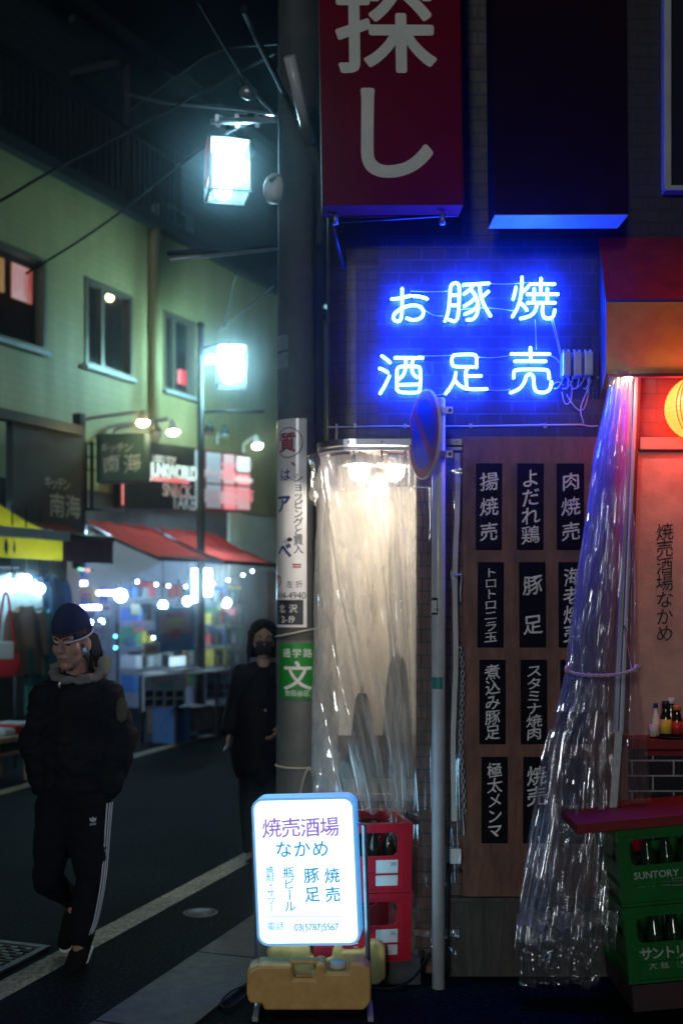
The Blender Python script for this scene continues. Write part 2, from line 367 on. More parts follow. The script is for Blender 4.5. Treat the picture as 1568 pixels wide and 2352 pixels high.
# lights
M['lantern'] = emit('lantern_bulb', (.40, .85, 1.0), 380)
M['lantern_far'] = emit('far_lantern_bulb', (.42, .86, .95), 430)
M['lantern_pane'] = film('lantern_pane', milk=.022, gloss=.2, rough=.1, bump=.05, bscale=(8, 8, 8), tint=(.93, .98, 1))
M['neon'] = emit('neon_gas', (.007, .036, 1.0), 340)
M['signlight'] = emit('sign_panel', (.74, .95, 1.0), 1.5)
M['signside'] = emit('sign_side', (.01, .26, .62), 1.0)
M['signback'] = emit('sign_back_panel', (.30, .72, 1.0), 4.0)
M['signrim'] = emit('sign_rim', (.04, .36, .80), .75)
M['inkblue'] = emit('backlit_blue', (.005, .30, .62), .75, (.05, .3, .6))
M['inkpurple'] = emit('backlit_purple', (.28, .14, .52), .9, (.3, .15, .5))
M['paper'] = emit('paper_lantern', (1.0, .030, .0045), 22, (.35, .10, .02))
M['paperstripe'] = emit('lantern_stripe', (.8, .10, .02), 1.0, (.3, .05, .02))
M['bulb'] = emit('warm_bulb', (1.0, .88, .74), 130)
M['cliplamp'] = emit('clip_lamp_bulb', (1.0, .66, .58), 620)
M['tubelight'] = emit('tube_light', (.48, .80, 1.0), 60)
M['tubeblue'] = emit('blue_tube', (.28, .30, 1.0), 40)
M['spot'] = emit('spot_lamp', (1.0, .85, .38), 130)
M['spotcool'] = emit('cool_lamp', (.85, 1.0, .60), 110)
M['windowbulb'] = emit('window_bulb', (1.0, .72, .36), 16)

# ------------------------------------------------------------------ lettering from the built-in font
_gc = {}
def glyph(ch, bold=0.0):
    k = (ch, bold)
    if k not in _gc:
        c = bpy.data.curves.new('g', 'FONT'); c.body = ch; c.resolution_u = 8 if ch in '探し' else 3
        o = bpy.data.objects.new('g', c); COL.objects.link(o)
        dg = bpy.context.evaluated_depsgraph_get(); dg.update()
        me = o.evaluated_get(dg).to_mesh()
        _gc[k] = ([(v.co.x, v.co.y) for v in me.vertices], [tuple(p.vertices) for p in me.polygons])
        o.evaluated_get(dg).to_mesh_clear()
        bpy.data.objects.remove(o); bpy.data.curves.remove(c)
    return _gc[k]
def heavier(bold):                                   # a heavier weight: the same glyph laid down again round a small circle
    if bold <= 0: return [(0, 0)]
    return [(0, 0)] + [(bold * math.cos(math.pi * k / 4), bold * math.sin(math.pi * k / 4)) for k in range(8)]
def letters(body, Mx, size, vertical=False, pitch=None, bold=0, slant=0, wob=0, sx=1, sizes=None, center=True):
    """flat lettering in local x,z (y = 0, seen from -y), centred on Mx"""
    mb = MB(Mx); pos = 0; items = []
    pitch = pitch or size
    for i, ch in enumerate(body):
        vs, fs = glyph(ch)
        cjk = ord(ch) > 0x2000 or ch == '・'
        wch = 1.0 if cjk else ((max(v[0] for v in vs) + .06) if vs else .3)
        items.append((ch, vs, fs, wch))
    if vertical:
        n = len(items); z0 = (n - 1) * pitch / 2
        for i, (ch, vs, fs, wch) in enumerate(items):
            for k, (ox, oy) in enumerate(heavier(bold)):
                pts = []
                for x, y in vs:
                    x -= wch / 2; y -= .38
                    if ch in 'ー': x, y = y, -x
                    px, pz = place(x, y, size, slant, wob, sx, i, body)
                    pts.append((px + ox * size, -k * 3e-5, pz + oy * size + z0 - i * pitch))
                mb.add(pts, fs)
    else:
        tot = sum(w_ * pitch for *_, w_ in items); x0 = -tot / 2 if center else 0
        for i, (ch, vs, fs, wch) in enumerate(items):
            for k, (ox, oy) in enumerate(heavier(bold)):
                pts = []
                for x, y in vs:
                    px, pz = place(x - wch / 2, y - .38, size, slant, wob, sx, i, body)
                    pts.append((px + ox * size + x0 + wch * pitch / 2, -k * 3e-5, pz + oy * size))
                mb.add(pts, fs)
            x0 += wch * pitch
    return mb
def place(x, y, size, slant, wob, sx, i, body):
    if wob:
        q = Vector((x * 3.1 + i * 7.7 + len(body), y * 3.1, ord(body[0]) % 97))
        x += wob * noise.noise(q); y += wob * noise.noise(q + Vector((31, 17, 5)))
    return x * size * sx, (y + slant * x) * size
def T(p, rz=0, ry=0): return Matrix.Translation(p) @ Matrix.Rotation(rz, 4, 'Z') @ Matrix.Rotation(ry, 4, 'Y')

# ------------------------------------------------------------------ ground
def sheet(name, pts, z, m, t=0):
    mb = MB(); n = len(pts)
    if t:
        mb.add([(x, y, z) for x, y in pts] + [(x, y, z - t) for x, y in pts], [tuple(range(n)), tuple(range(2 * n - 1, n - 1, -1))] + [(i, (i + 1) % n, n + (i + 1) % n, n + i) for i in range(n)])
    else: mb.add([(x, y, z) for x, y in pts], [tuple(range(n))])
    return struct(mb.build(name, m))
sheet('road', [(-60, -20), (60, -20), (60, 120), (-60, 120)], 0, M['asphalt'])
def gline(p0, p1, w_, name):
    d = (Vector(p1) - Vector(p0)).normalized(); nrm = Vector((d.y, -d.x)) * w_ / 2
    a, b = Vector(p0), Vector(p1)
    return sheet(name, [tuple(a - nrm), tuple(a + nrm), tuple(b + nrm), tuple(b - nrm)], .004, M['paint'])
gA = at(0, 2278, 1.8 * F / 898); gB = at(570, 1970, 1.8 * F / 590)
d_ = (gB - gA).normalized()
gline(tuple((gA - d_ * 5).xy), tuple((gB + d_ * 3.5).xy), .155, 'road_line')
hA = at(0, 1822, 1.8 * F / 442); hB = at(505, 1683, 1.8 * F / 303); d2 = (hB - hA).normalized()
gline(tuple((hA - d2 * 6).xy), tuple((hB + d2 * 10).xy), .16, 'road_line')
# concrete gutter slabs along the bar's side of the road
g0 = Vector((.95 + gA.x, gA.y, 0)); nr = Vector((d_.y, -d_.x, 0))
for i in range(-2, 8):
    a = gA + d_ * (i * 1.0 - .2) + nr * .62; b = a + d_ * .985
    sheet('gutter_slab', [tuple(a.xy), tuple((a + nr * .42).xy), tuple((b + nr * .42).xy), tuple(b.xy)], .012, M['concrete'], .05)
# step in front of the corner opening
sheet('door_step', [(X(757, W) - .02, W - .16), (X(960, W), W - .16), (X(960, W) + .35, W + 1.9), (X(757, W) + .04, W + 1.9)], .115, M['concrete'], .2)
mb = MB()
for k in range(24):
    a0, a1 = 2 * math.pi * k / 24, 2 * math.pi * (k + 1) / 24
c_ = at(460, 2098, 1.8 * F / 718)
lid = thing('manhole_cover', 'small round steel valve cover in the asphalt beside the white line', 'manhole cover', (c_.x, c_.y, 0))
MB().lathe([(.075, -.02), (.075, .006), (1e-6, .007)], (c_.x, c_.y, 0), 28).build('lid', M['castiron'], lid)
MB().lathe([(.10, -.02), (.10, .005), (.082, .005), (.082, -.02)], (c_.x, c_.y, 0), 28).build('rim', M['concrete'], lid)
# drain grate at the left edge
gr = at(0, 2200, 1.8 * F / 820)
gt = thing('drain_grate', 'square steel drain grate in the road at the left edge', 'drain grate', (gr.x - .1, gr.y, 0))
Mg = T((gr.x - .14, gr.y + .02, .004), R(-19))
f_ = MB(Mg)
f_.box(-.3, .3, -.24, -.2, 0, .012); f_.box(-.3, .3, .2, .24, 0, .012); f_.box(-.3, -.26, -.2, .2, 0, .012); f_.box(.26, .3, -.2, .2, 0, .012)
f_.build('frame', M['castiron'], gt, .003)
f_ = MB(Mg)
for i in range(9):
    for j in range(11):
        if (i + j) % 2 == 0: f_.box(-.24 + j * .044, -.205 + j * .044, -.185 + i * .042, -.16 + i * .042, 0, .010)
for i in range(10): f_.box(-.26, .26, -.2 + i * .042, -.192 + i * .042, 0, .007)
f_.build('bars', M['castiron'], gt)

# ------------------------------------------------------------------ the corner bar
bar = thing('bar_building', 'dark tiled corner bar with curtained opening and plywood front', 'building', (X(750, W) + .3, W + .3, 0))
RAD = .14
xl = X(750, W); dirS = Vector((.03, 1, 0)).normalized()
def path(x_right):                                       # footprint from the right end to the rounded corner and back along the lane
    pts = [(x_right, W), (xl + RAD, W)]
    a_end = math.atan2(dirS.y, dirS.x)                   # heading turns from -x to dirS
    n = 10
    x, y = xl + RAD, W; h0, h1 = math.pi, a_end
    L_ = RAD * (h0 - h1)
    for k in range(n):
        h = h0 + (h1 - h0) * (k + .5) / n
        x += math.cos(h) * L_ / n; y += math.sin(h) * L_ / n; pts.append((x, y))
    for k in range(1, 13): pts.append((x + dirS.x * k * .6, y + dirS.y * k * .6))
    return pts
def extrude_path(pts, z0, z1, mtl, name, off=0, u0=0, parent=bar):
    mb = MB(); u = u0; uvs = []; vs = []; fs = []
    for i, (x, y) in enumerate(pts):
        vs += [(x, y, z0), (x, y, z1)]
    us = [u0]
    for i in range(1, len(pts)): us.append(us[-1] + math.dist(pts[i], pts[i - 1]))
    for i in range(len(pts) - 1):
        fs.append((2 * i, 2 * i + 2, 2 * i + 3, 2 * i + 1)); uvs.append([(-us[i], z0), (-us[i + 1], z0), (-us[i + 1], z1), (-us[i], z1)])
    mb.add(vs, fs, uvs)
    return mb.build(name, mtl, parent)
zOpen = Z(1008, W)
P_all = path(X(868, W))
extrude_path(P_all, zOpen, 3.42, M['mosaic'], 'corner_tiling')
extrude_path(P_all, 3.42, 8.0, M['darktile'], 'upper_corner_tiling')
def wall(x0, x1, z0, z1, m, name, y=W):
    return MB().add([(x0, y, z0), (x1, y, z0), (x1, y, z1), (x0, y, z1)], [(0, 1, 2, 3)], [[(x0, z0), (x1, z0), (x1, z1), (x0, z1)]]).build(name, m, bar)
xr = X(1395, W)
wall(X(868, W), xr, zOpen, 3.55, M['tile'], 'neon_wall')
wall(X(868, W), X(1060, W), 3.55, 8, M['darktile'], 'upper_wall')
wall(X(1060, W), X(1145, W), 3.55, 8, M['tantile'], 'upper_wall')
wall(X(1145, W), X(2400, W), 3.55, 8, M['darktile'], 'upper_wall')
wall(X(955, W), xr, 0, zOpen, M['brickbrown'], 'pillar_wall')
wall(xr, X(2400, W), 1.95, 3.55, M['redbrick'], 'bay_wall')
zb0, zb1 = Z(1036, W), Z(1007, W)
MB().box(X(1462, W), X(2400, W), W - .05, W + .02, zb0, zb1).build('bay_beam', mat('bay_beam_paint', (.32, .22, .20), .5, vary=.2), bar, .006)
zs = Z(1688, W)
mb = MB(); mb.add([(X(1440, W), W + .0, zs), (X(2400, W), W, zs), (X(2400, W), W, zb0), (X(1440, W), W, zb0)], [(0, 1, 2, 3)])
wall_pl = MB().box(X(1440, W), X(2400, W), W - .012, W + .05, zs, zb0).build('plaster_panel', M['plaster'], bar)
MB().box(X(1425, W), X(2400, W), W - .20, W, zs - .045, zs).build('wall_shelf', M['redwood'], bar, .004)
wall(X(1395, W), X(2400, W), 0, zs - .05, M['blacktile'], 'lower_bay_wall', W - .006)
MB().box(X(1478, W), X(2000, W), W - .013, W - .005, zs - .1, zs - .045).build('shelf_apron', M['redwood'], bar)
let = letters('焼売酒場なかめ', T((X(1524, W), W - .0145, Z(1338, W))), .088, True, .0815, .004, .12, .05)
let.build('wall_lettering', M['ink_black'], wall_pl)
# plywood panel and kick board
pl = MB().box(X(1060, W), X(1440, W), W - .03, W - .004, Z(2058, W), zOpen + .006).build('plywood_panel', M['ply'], bar, .002)
for i, (a, b) in enumerate(((1020, 1198), (1199.5, 1420))):
    MB().box(X(a, W), X(b, W), W - .05, W - .032, .0, Z(2066, W)).build('kick_board', M['ply_old'], bar, .003)
MB().box(X(1018, W), X(1425, W), W - .062, W - .004, Z(2066, W), Z(2056, W)).build('ledge', M['ply_old'], bar, .003)
# window up on the right
wf = MB()
xa, ya = X(1518, W), W - .05
wf.box(xa, xa + .035, ya, W + .01, Z(436, W), 6.2); wf.box(xa, X(1900, W), ya - .02, W + .01, Z(448, W), Z(436, W)); wf.box(X(1900, W) - .035, X(1900, W), ya, W + .01, Z(436, W), 6.2)
wn = wf.build('window', M['framegrey'], bar, .004)
MB().box(xa + .035, X(1900, W) - .035, W - .025, W - .015, Z(436, W), 6.2).build('pane', M['glass'], wn)
# the room behind the curtain
xi0, xi1, yi = X(760, W), X(957, W), W + 1.7
room = MB()
room.add([(xi1, W, .1), (xi1 + .4, yi, .1), (xi1 + .4, yi, 2.66), (xi1, W, 2.66)], [(0, 1, 2, 3)])
room.add([(xi1 + .4, yi, .1), (xi0 - .03, yi, .1), (xi0 - .03, yi, 2.66), (xi1 + .4, yi, 2.66)], [(0, 1, 2, 3)])
room.build('room_wall', M['cream'], bar)
MB().box(xi0 + .10, xi1 + .4, W + .06, yi, 2.63, 2.66).build('room_ceiling', M['ceil_wood'], bar)
MB().box(xi0 + .02, xi1, W + .03, W + .09, zOpen - .002, 2.66).build('door_head', M['ceil_wood'], bar)
# steel curtain rail round the corner
Pr = [(X(1058, W), W)] + P_all[1:16]
def offset_path(pts, d):
    out = []
    for i, p in enumerate(pts):
        a = Vector(pts[max(0, i - 1)]); b = Vector(pts[min(len(pts) - 1, i + 1)]); t = (b - a).normalized()
        nrm = Vector((t.y, -t.x))                         # right-hand side of travel
        q = Vector(p) - nrm * d; out.append((q.x, q.y))
    return out
def strip(pts, d0, d1, z0, z1):
    a = offset_path(pts, d0); b = offset_path(pts, d1); mb = MB(); n = len(pts)
    vs = [(x, y, z) for z in (z0, z1) for x, y in a] + [(x, y, z) for z in (z0, z1) for x, y in b]
    fs = []
    for i in range(n - 1):
        fs += [(i, i + 1, n + i + 1, n + i), (2 * n + i, 3 * n + i, 3 * n + i + 1, 2 * n + i + 1), (n + i, n + i + 1, 3 * n + i + 1, 3 * n + i), (i, 2 * n + i, 2 * n + i + 1, i + 1)]
    fs += [(0, n, 3 * n, 2 * n), (n - 1, 3 * n - 1, 4 * n - 1, 2 * n - 1)]
    return mb.add(vs, fs, smooth=False)
if offset_path(Pr, .01)[0][1] > W: SGN = -1
else: SGN = 1
rl = thing('curtain_rail', 'polished steel curtain rail bent round the corner above the lit opening', 'rail', (xl + .3, W, zOpen - .06))
strip(Pr, SGN * .002, SGN * .05, Z(1025, W), Z(1011, W)).build('fascia', M['steel'], rl)
strip(Pr, SGN * .002, SGN * .042, Z(1036, W), Z(1029, W)).build('channel', M['galv'], rl)
for q in (800, 876, 1046):
    MB().cyl((X(q, W), W - .053, Z(1018, W)), (X(q, W), W - .049, Z(1018, W)), .004, 10).build('screw', M['dark_metal'], rl)
for q in (812, 876, 930):
    hk = MB(); x = X(q, W - .02); z0 = Z(1036, W)
    hk.tube([(x, W - .022, z0), (x, W - .022, z0 - .018), (x + .006, W - .024, z0 - .026), (x, W - .026, z0 - .034)], .0035, 8)
    hk.tube([(x + .007 * math.cos(a), W - .026, z0 - .045 + .013 * math.sin(a)) for a in [k * math.pi / 6 for k in range(12)]], .0025, 6, closed=True)
    hk.build('hook', M['dark_metal'], rl)
# curtain: sheet hung from the rail
ucum = [0]
for i in range(1, len(Pr)): ucum.append(ucum[-1] + math.dist(Pr[i], Pr[i - 1]))
def on_path(s):
    for i in range(1, len(Pr)):
        if s <= ucum[i] or i == len(Pr) - 1:
            k = (s - ucum[i - 1]) / (ucum[i] - ucum[i - 1]); p = Vector(Pr[i - 1]).lerp(Vector(Pr[i]), k)
            t = (Vector(Pr[i]) - Vector(Pr[i - 1])).normalized(); return p, Vector((t.y, -t.x)) * -SGN
def curtain_fn(s0, s1, top, bot, d, amp, waves, seed, slant=0):
    def fn(u, v):
        s = s0 + (s1 - s0) * u
        zt = top; zb = bot(s) if callable(bot) else bot
        z = zt + (zb - zt) * v
        ss = min(max(s - slant * v * math.sin(math.pi * min(1, max(0, u))), 0), ucum[-1])
        p, nr_ = on_path(ss)
        ph = 2 * math.pi * waves * u + 2.4 * noise.noise(Vector((u * 3, v * .7, seed)))
        a = amp * (.30 + .70 * v ** .7) * (2 * math.sqrt(math.sin(ph * .5) ** 2 + .03) - 1 + .18 * math.sin(1.37 * ph + 1)) + .030 * noise.noise(Vector((u * 5 + v * 1.5, v * 2.4, seed + 4))) + .010 * noise.noise(Vector((u * 13 + v * 4, v * 6, seed + 2)))
        q = p - nr_ * (d + a)
        return (q.x, q.y, z)
    return fn
sA = X(1058, W) - X(920, W)
cl = thing('plastic_curtain', 'fogged clear plastic curtain glowing from the room behind at the corner', 'curtain', (X(860, W), W - .05, .75))
MB().grid(curtain_fn(sA - .075, sA + 1.15, Z(1046, W), .78, -.035, .058, 11, 3, .34), 220, 60).build('sheet', M['film_in'], cl)
MB().grid(curtain_fn(0.01, sA + .06, Z(1046, W), .17, -.05, .02, 5, 9, .02), 110, 60).build('sheet', M['film_tied'], cl)
MB().grid(curtain_fn(0.005, sA + 1.1, Z(1040, W), Z(1132, W), -.085, .004, 5, 5), 120, 10).build('header_flap', M['film_top'], cl)
MB().grid(curtain_fn(0.015, sA - .0, .235, .20, -.085, .018, 5, 9), 50, 2).build('hem_tape', M['film_hem'], cl)
MB().grid(curtain_fn(.02, sA - .01, .20, .05, -.07, .03, 4, 12), 60, 12).build('hem_skirt', M['film_tied'], cl)
sm = MB(); x = X(1046, W)
sm.grid(lambda u, v: (x - .012 + .024 * u + .004 * math.sin(v * 14) - .02 * v, W - .075 + .003 * math.sin(v * 60), Z(1045, W) + (Z(1880, W) - Z(1045, W)) * v), 2, 80)
sm.build('edge_strap', M['strap'], cl)

# lamps and rack inside the room
for i, (px, py, y) in enumerate(((826, 1082, W + .75), (906, 1084, W + .95), (868, 1120, W + 1.3))):
    p = at(px, py, y)
    l = thing('pendant_lamp', ['bright bare pendant lamp behind the curtain by the corner', 'bright pendant lamp behind the curtain beside the pillar', 'small pendant lamp deep in the curtained room'][i], 'lamp', p, 'lamps in the curtained room')
    MB().ball(p, .055, 18).build('bulb', M['bulb'], l)
    MB().cyl((p.x, p.y, p.z + .05), (p.x, p.y, 2.63), .006, 8).build('cord', M['wire'], l)
    MB().lathe([(.03, .04), (.10, .03), (.11, .05), (.03, .10), (.02, .10)], p, 20).build('shade', M['ivory'], l)
rk = thing('wire_rack', 'black wire rack hanging inside the lit room behind the curtain', 'rack', at(915, 1120, W + .35))
mb = MB()
for k in range(5): mb.cyl(at(885, 1080 + 9 * k, W + .35), at(948, 1080 + 9 * k, W + .35), .003, 6)
for k in range(5): mb.cyl(at(885 + 15.5 * k, 1080, W + .35), at(885 + 15.5 * k, 1116, W + .35), .003, 6)
for q in (888, 945): mb.cyl(at(q, 1080, W + .35), (X(q, W + .35), W + .35, 2.63), .003, 6)
mb.build('grid', M['black'], rk)
for k, (x0_, x1_, zt_, zb2, c) in enumerate(((.26, .44, 1.45, .80, 'dark_metal'), (.06, .20, 1.22, .80, 'browncloth'))):  # cloths added to put dark gaps between the curtain folds
    ap = thing('hanging_apron', ['dark apron hanging on the wall of the curtained room near the pillar', 'brown apron hanging on the wall of the curtained room near the corner'][k], 'apron', ((x0_ + x1_) / 2, yi - .04, zt_), 'aprons in the curtained room')
    MB().grid(lambda u, v: ((x0_ + x1_) / 2 + (x1_ - x0_) * (u - .5) * (.35 + .75 * v ** .5), yi - .05 - .02 * abs(math.sin(u * 9)) , zt_ + (zb2 - zt_) * v), 20, 12).build('cloth', M['aprondark'], ap)
    MB().tube([((x0_ + x1_) / 2, yi, zt_ + .06), ((x0_ + x1_) / 2, yi - .05, zt_ + .05), ((x0_ + x1_) / 2, yi - .05, zt_)], .006, 6).build('hook', M['steel'], ap)
MB().box(xi0, xi1 + .38, yi - .02, yi - .004, .1, .95).build('wainscot', M['ply_old'], bar)  # dark strip added on the back wall to darken the lower curtain
ct = thing('prep_counter', 'steel prep counter standing inside the curtained room', 'counter', (X(880, W), W + .9, .1))
MB().box(xi0 + .06, xi1 + .15, W + .75, W + 1.3, .70, .74).build('worktop', M['steel'], ct, .004)
MB().box(xi0 + .09, xi1 + .12, W + .8, W + 1.28, .116, .70).build('body', M['dark_metal'], ct)

# ------------------------------------------------------------------ neon sign
def npt(cx, cy_): return at(856.6 + cx * .287, 617 + cy_ * .287, W - .034)
NEON = {
 'お': [[(150, 242), (200, 240), (300, 215)], [(232, 158), (232, 290), (228, 395), (208, 424), (172, 415), (157, 385), (180, 345), (250, 305), (320, 288), (375, 300), (405, 335), (400, 375), (365, 405), (310, 412), (270, 395)], [(325, 218), (370, 220), (432, 240)]],
 '豚': [[(575, 418), (603, 345), (616, 200), (618, 140), (640, 115), (670, 112), (690, 135), (690, 200), (685, 300), (680, 390), (655, 425), (610, 408)], [(640, 210), (690, 210)], [(635, 292), (685, 292)],
   [(722, 128), (925, 116)], [(800, 132), (775, 168), (728, 200)], [(780, 165), (820, 210), (843, 290), (835, 360), (800, 408), (752, 408)], [(822, 222), (790, 262), (730, 298)], [(842, 288), (800, 335), (735, 362)],
   [(850, 130), (858, 200), (880, 280), (938, 376)], [(922, 182), (895, 205), (868, 232)]],
 '焼': [[(1142, 148), (1132, 200), (1120, 242)], [(1190, 68), (1190, 150), (1180, 240), (1152, 320), (1115, 382)], [(1242, 138), (1222, 165), (1200, 182)], [(1182, 275), (1208, 300), (1230, 330)],
   [(1258, 122), (1450, 122)], [(1343, 78), (1341, 176)], [(1235, 203), (1478, 203)], [(1288, 160), (1285, 262)], [(1393, 160), (1393, 262)], [(1235, 272), (1455, 272)],
   [(1312, 292), (1292, 350), (1245, 384), (1180, 398)], [(1358, 290), (1352, 345), (1365, 392), (1405, 400), (1442, 386), (1453, 330)]],
 '酒': [[(70, 698), (105, 722), (135, 750)], [(52, 798), (85, 810), (116, 830)], [(130, 860), (98, 930), (56, 998)], [(176, 712), (396, 714)],
   [(190, 810), (206, 780), (360, 780), (380, 800), (378, 970), (356, 994), (210, 990), (190, 965)], [(262, 722), (262, 790), (245, 850), (202, 888)], [(320, 722), (308, 770), (315, 840), (350, 868)], [(208, 930), (372, 925)], [(190, 810), (190, 965)]],
 '足': [[(648, 690), (800, 682), (830, 702), (826, 788)], [(648, 690), (628, 712), (630, 765), (650, 785), (800, 785)], [(760, 792), (736, 830), (745, 900), (748, 962)], [(755, 858), (862, 858)],
   [(662, 832), (650, 895), (618, 950), (582, 998)], [(655, 892), (690, 938), (760, 966), (908, 962)]],
 '売': [[(1106, 682), (1410, 682)], [(1258, 632), (1262, 738)], [(1135, 740), (1380, 740)], [(1125, 872), (1124, 825), (1142, 805), (1385, 805), (1405, 825), (1408, 878)],
   [(1100, 992), (1170, 965), (1215, 905), (1226, 845), (1284, 845), (1286, 955), (1312, 990), (1385, 990), (1418, 962), (1426, 905)]],
}
def smoothline(pts, it=2):
    pts = [Vector(p) for p in pts]
    for _ in range(it):
        if len(pts) < 3: break
        q = [pts[0]]
        for a, b in zip(pts, pts[1:]): q += [a.lerp(b, .25), a.lerp(b, .75)]
        q.append(pts[-1]); pts = q
    return pts
ns = thing('neon_sign', 'blue neon sign of six characters in two rows on the dark tiled wall', 'neon sign', (X(1080, W), W, Z(910, W)))
for ch, strokes in NEON.items():
    mb = MB(); sp = MB(); cp = []
    for st in strokes:
        ln = smoothline([npt(*p) for p in st], 2)
        mb.tube(ln, .0072, 10)
        for e in (ln[0], ln[-1]):
            mb.ball(e, .0072, 8)
            cp.append(MB()); cp[-1].cyl(e + Vector((0, .006, 0)), (e.x + rnd.uniform(-.006, .006), W, e.z - .004), .006, 8)
    o = mb.build('neon_character', M['neon'], ns)
    for c in cp: c.build('tube_support', M['galv'], o)
    cs = [npt(*p) for st in strokes for p in st]
def sag(a, b, s=.03, n=12): return [Vector(a).lerp(Vector(b), k / n) + Vector((0, -.004 * math.sin(math.pi * k / n), -s * math.sin(math.pi * k / n))) for k in range(n + 1)]
for a, b, s_ in (((410, 320), (560, 370), .012), ((690, 320), (1130, 330), -.01), ((300, 170), (600, 172), .004), ((930, 110), (1260, 100), .006), ((360, 690), (640, 685), .003), ((840, 700), (1110, 685), .008), ((440, 1005), (620, 975), .01), ((910, 965), (1100, 962), .004), ((1300, 400), (1310, 640), .0), ((1430, 400), (1505, 700), .0), ((1445, 400), (1515, 700), .0), ((1415, 690), (1505, 760), -.01), ((1430, 940), (1530, 930), -.02)):
    p, q = npt(*a), npt(*b); p.y = q.y = W - .018
    MB().tube(sag(p, q, s_), .0022, 6).build('wire', M['white_wire'], ns)
# three transformers
for i, (a, b) in enumerate(((1293, 1312), (1317, 1337), (1342, 1363))):
    y0 = W - .09
    t = thing('neon_transformer', ['leftmost small box transformer beside the neon letters', 'middle of the three small transformers beside the neon sign', 'transformer nearest the orange awning beside the neon sign'][i], 'transformer', (X((a + b) / 2, W), W, Z(866, W)), 'neon transformers')
    MB().box(X(a, y0), X(b, y0), y0, W - .004, Z(862, y0), Z(806, y0)).build('case', M['alu'], t, .006)
    MB().box(X(a + 3, y0), X(b - 3, y0), y0 - .0015, y0, Z(846, y0), Z(824, y0)).build('data_plate', M['labelwhite'], t)
    c = MB(); xm = X((a + b) / 2, y0)
    for s_ in (-1, 1):
        c.cyl((xm + s_ * .012, y0 + .03, Z(806, y0) - .002), (xm + s_ * .012, y0 + .03, Z(800, y0)), .006, 8)
        c.tube(sag((xm + s_ * .012, y0 + .03, Z(862, y0)), (xm + s_ * .03 - .02 - .01 * i, W - .02, Z(886, y0)), .02), .003, 6)
    c.build('leads', M['white_wire'], t)
cd = thing('cable_conduit', 'thin pale cable run along the tiled wall below the neon sign', 'cable', (X(1060, W), W, Z(980, W)))
c = MB(); c.tube([at(752, 981, W - .012), at(900, 979, W - .012), at(1080, 979, W - .012), at(1200, 977, W - .012), at(1335, 975, W - .012)], .0045, 8)
c.tube(smoothline([at(1335, 975, W - .012), at(1355, 980, W - .012), at(1372, 978, W - .012)]), .0045, 8)
c.tube(smoothline([at(1340, 972, W - .012), at(1330, 940, W - .02), at(1345, 905, W - .02), at(1358, 872, W - .04)]), .003, 6)
c.tube(smoothline([at(1300, 905, W - .02), at(1318, 935, W - .015), at(1338, 948, W - .015), at(1352, 905, W - .02), at(1350, 868, W - .04)]), .003, 6)
c.tube(smoothline([at(1290, 900, W - .012), at(1296, 930, W - .02), at(1310, 925, W - .02), at(1315, 890, W - .02), at(1305, 866, W - .04)]), .0025, 6)
c.build('cable', M['white_wire'], cd)
c = MB()
for q in (815, 930, 1080, 1250): c.box(X(q - 3, W), X(q + 3, W), W - .02, W, Z(984, W), Z(974, W))
c.build('clips', M['galv'], cd)

# ------------------------------------------------------------------ menu plaques
PL = {(0, 0): '揚焼売', (1, 0): 'よだれ鶏', (2, 0): '肉焼売', (0, 1): 'トロトロニラ玉', (1, 1): '豚足', (2, 1): '海老焼売', (0, 2): '煮込み豚足', (1, 2): 'スタミナ焼肉', (2, 2): '', (0, 3): '極太メンマ', (1, 3): '焼売', (2, 3): ''}
PX = [(1093, 1152), (1187, 1247), (1280, 1342)]; PY = [(1064, 1262), (1291, 1487), (1516, 1710), (1740, 1938)]
coln = ['left', 'middle', 'right']; rown = ['top', 'second', 'third', 'bottom']
for (c_i, r_i), txt in PL.items():
    y0 = W - .048; dx = r_i * 4.5 + rnd.uniform(-1.5, 1.5)
    x0, x1 = X(PX[c_i][0] + dx, y0), X(PX[c_i][1] + dx, y0); z0, z1 = Z(PY[r_i][1], y0), Z(PY[r_i][0], y0)
    lab = ('black menu plaque lettered %s in the %s row on the plywood' % (txt, rown[r_i])) if txt else ('half hidden black plaque behind the tied curtain in the %s row' % rown[r_i])
    p = thing('menu_plaque', lab, 'plaque', ((x0 + x1) / 2, y0, z0), 'menu plaques on the plywood panel')
    MB(Matrix.Translation(((x0 + x1) / 2, 0, (z0 + z1) / 2)) @ Matrix.Rotation(R(rnd.uniform(-.5, .5)), 4, 'Y')).box((x0 - x1) / 2, (x1 - x0) / 2, y0, y0 + .017, (z0 - z1) / 2, (z1 - z0) / 2).build('board', M['plaque'], p, .0015)
    if txt:
        n = len(txt); pitch = .36 / max(n, 2.6) if n > 2 else .19
        if txt == '焼売': pitch = .10
        size = min(.092, pitch * 1.05) if n > 2 else .098
        zc = (z0 + z1) / 2 + (.07 if txt == '焼売' else 0)
        letters(txt, T(((x0 + x1) / 2, y0 - .0012, zc)), size, True, pitch, .010, .13, .06, 1.0 if n < 6 else 1.25).build('lettering', M['ink_white'], p)

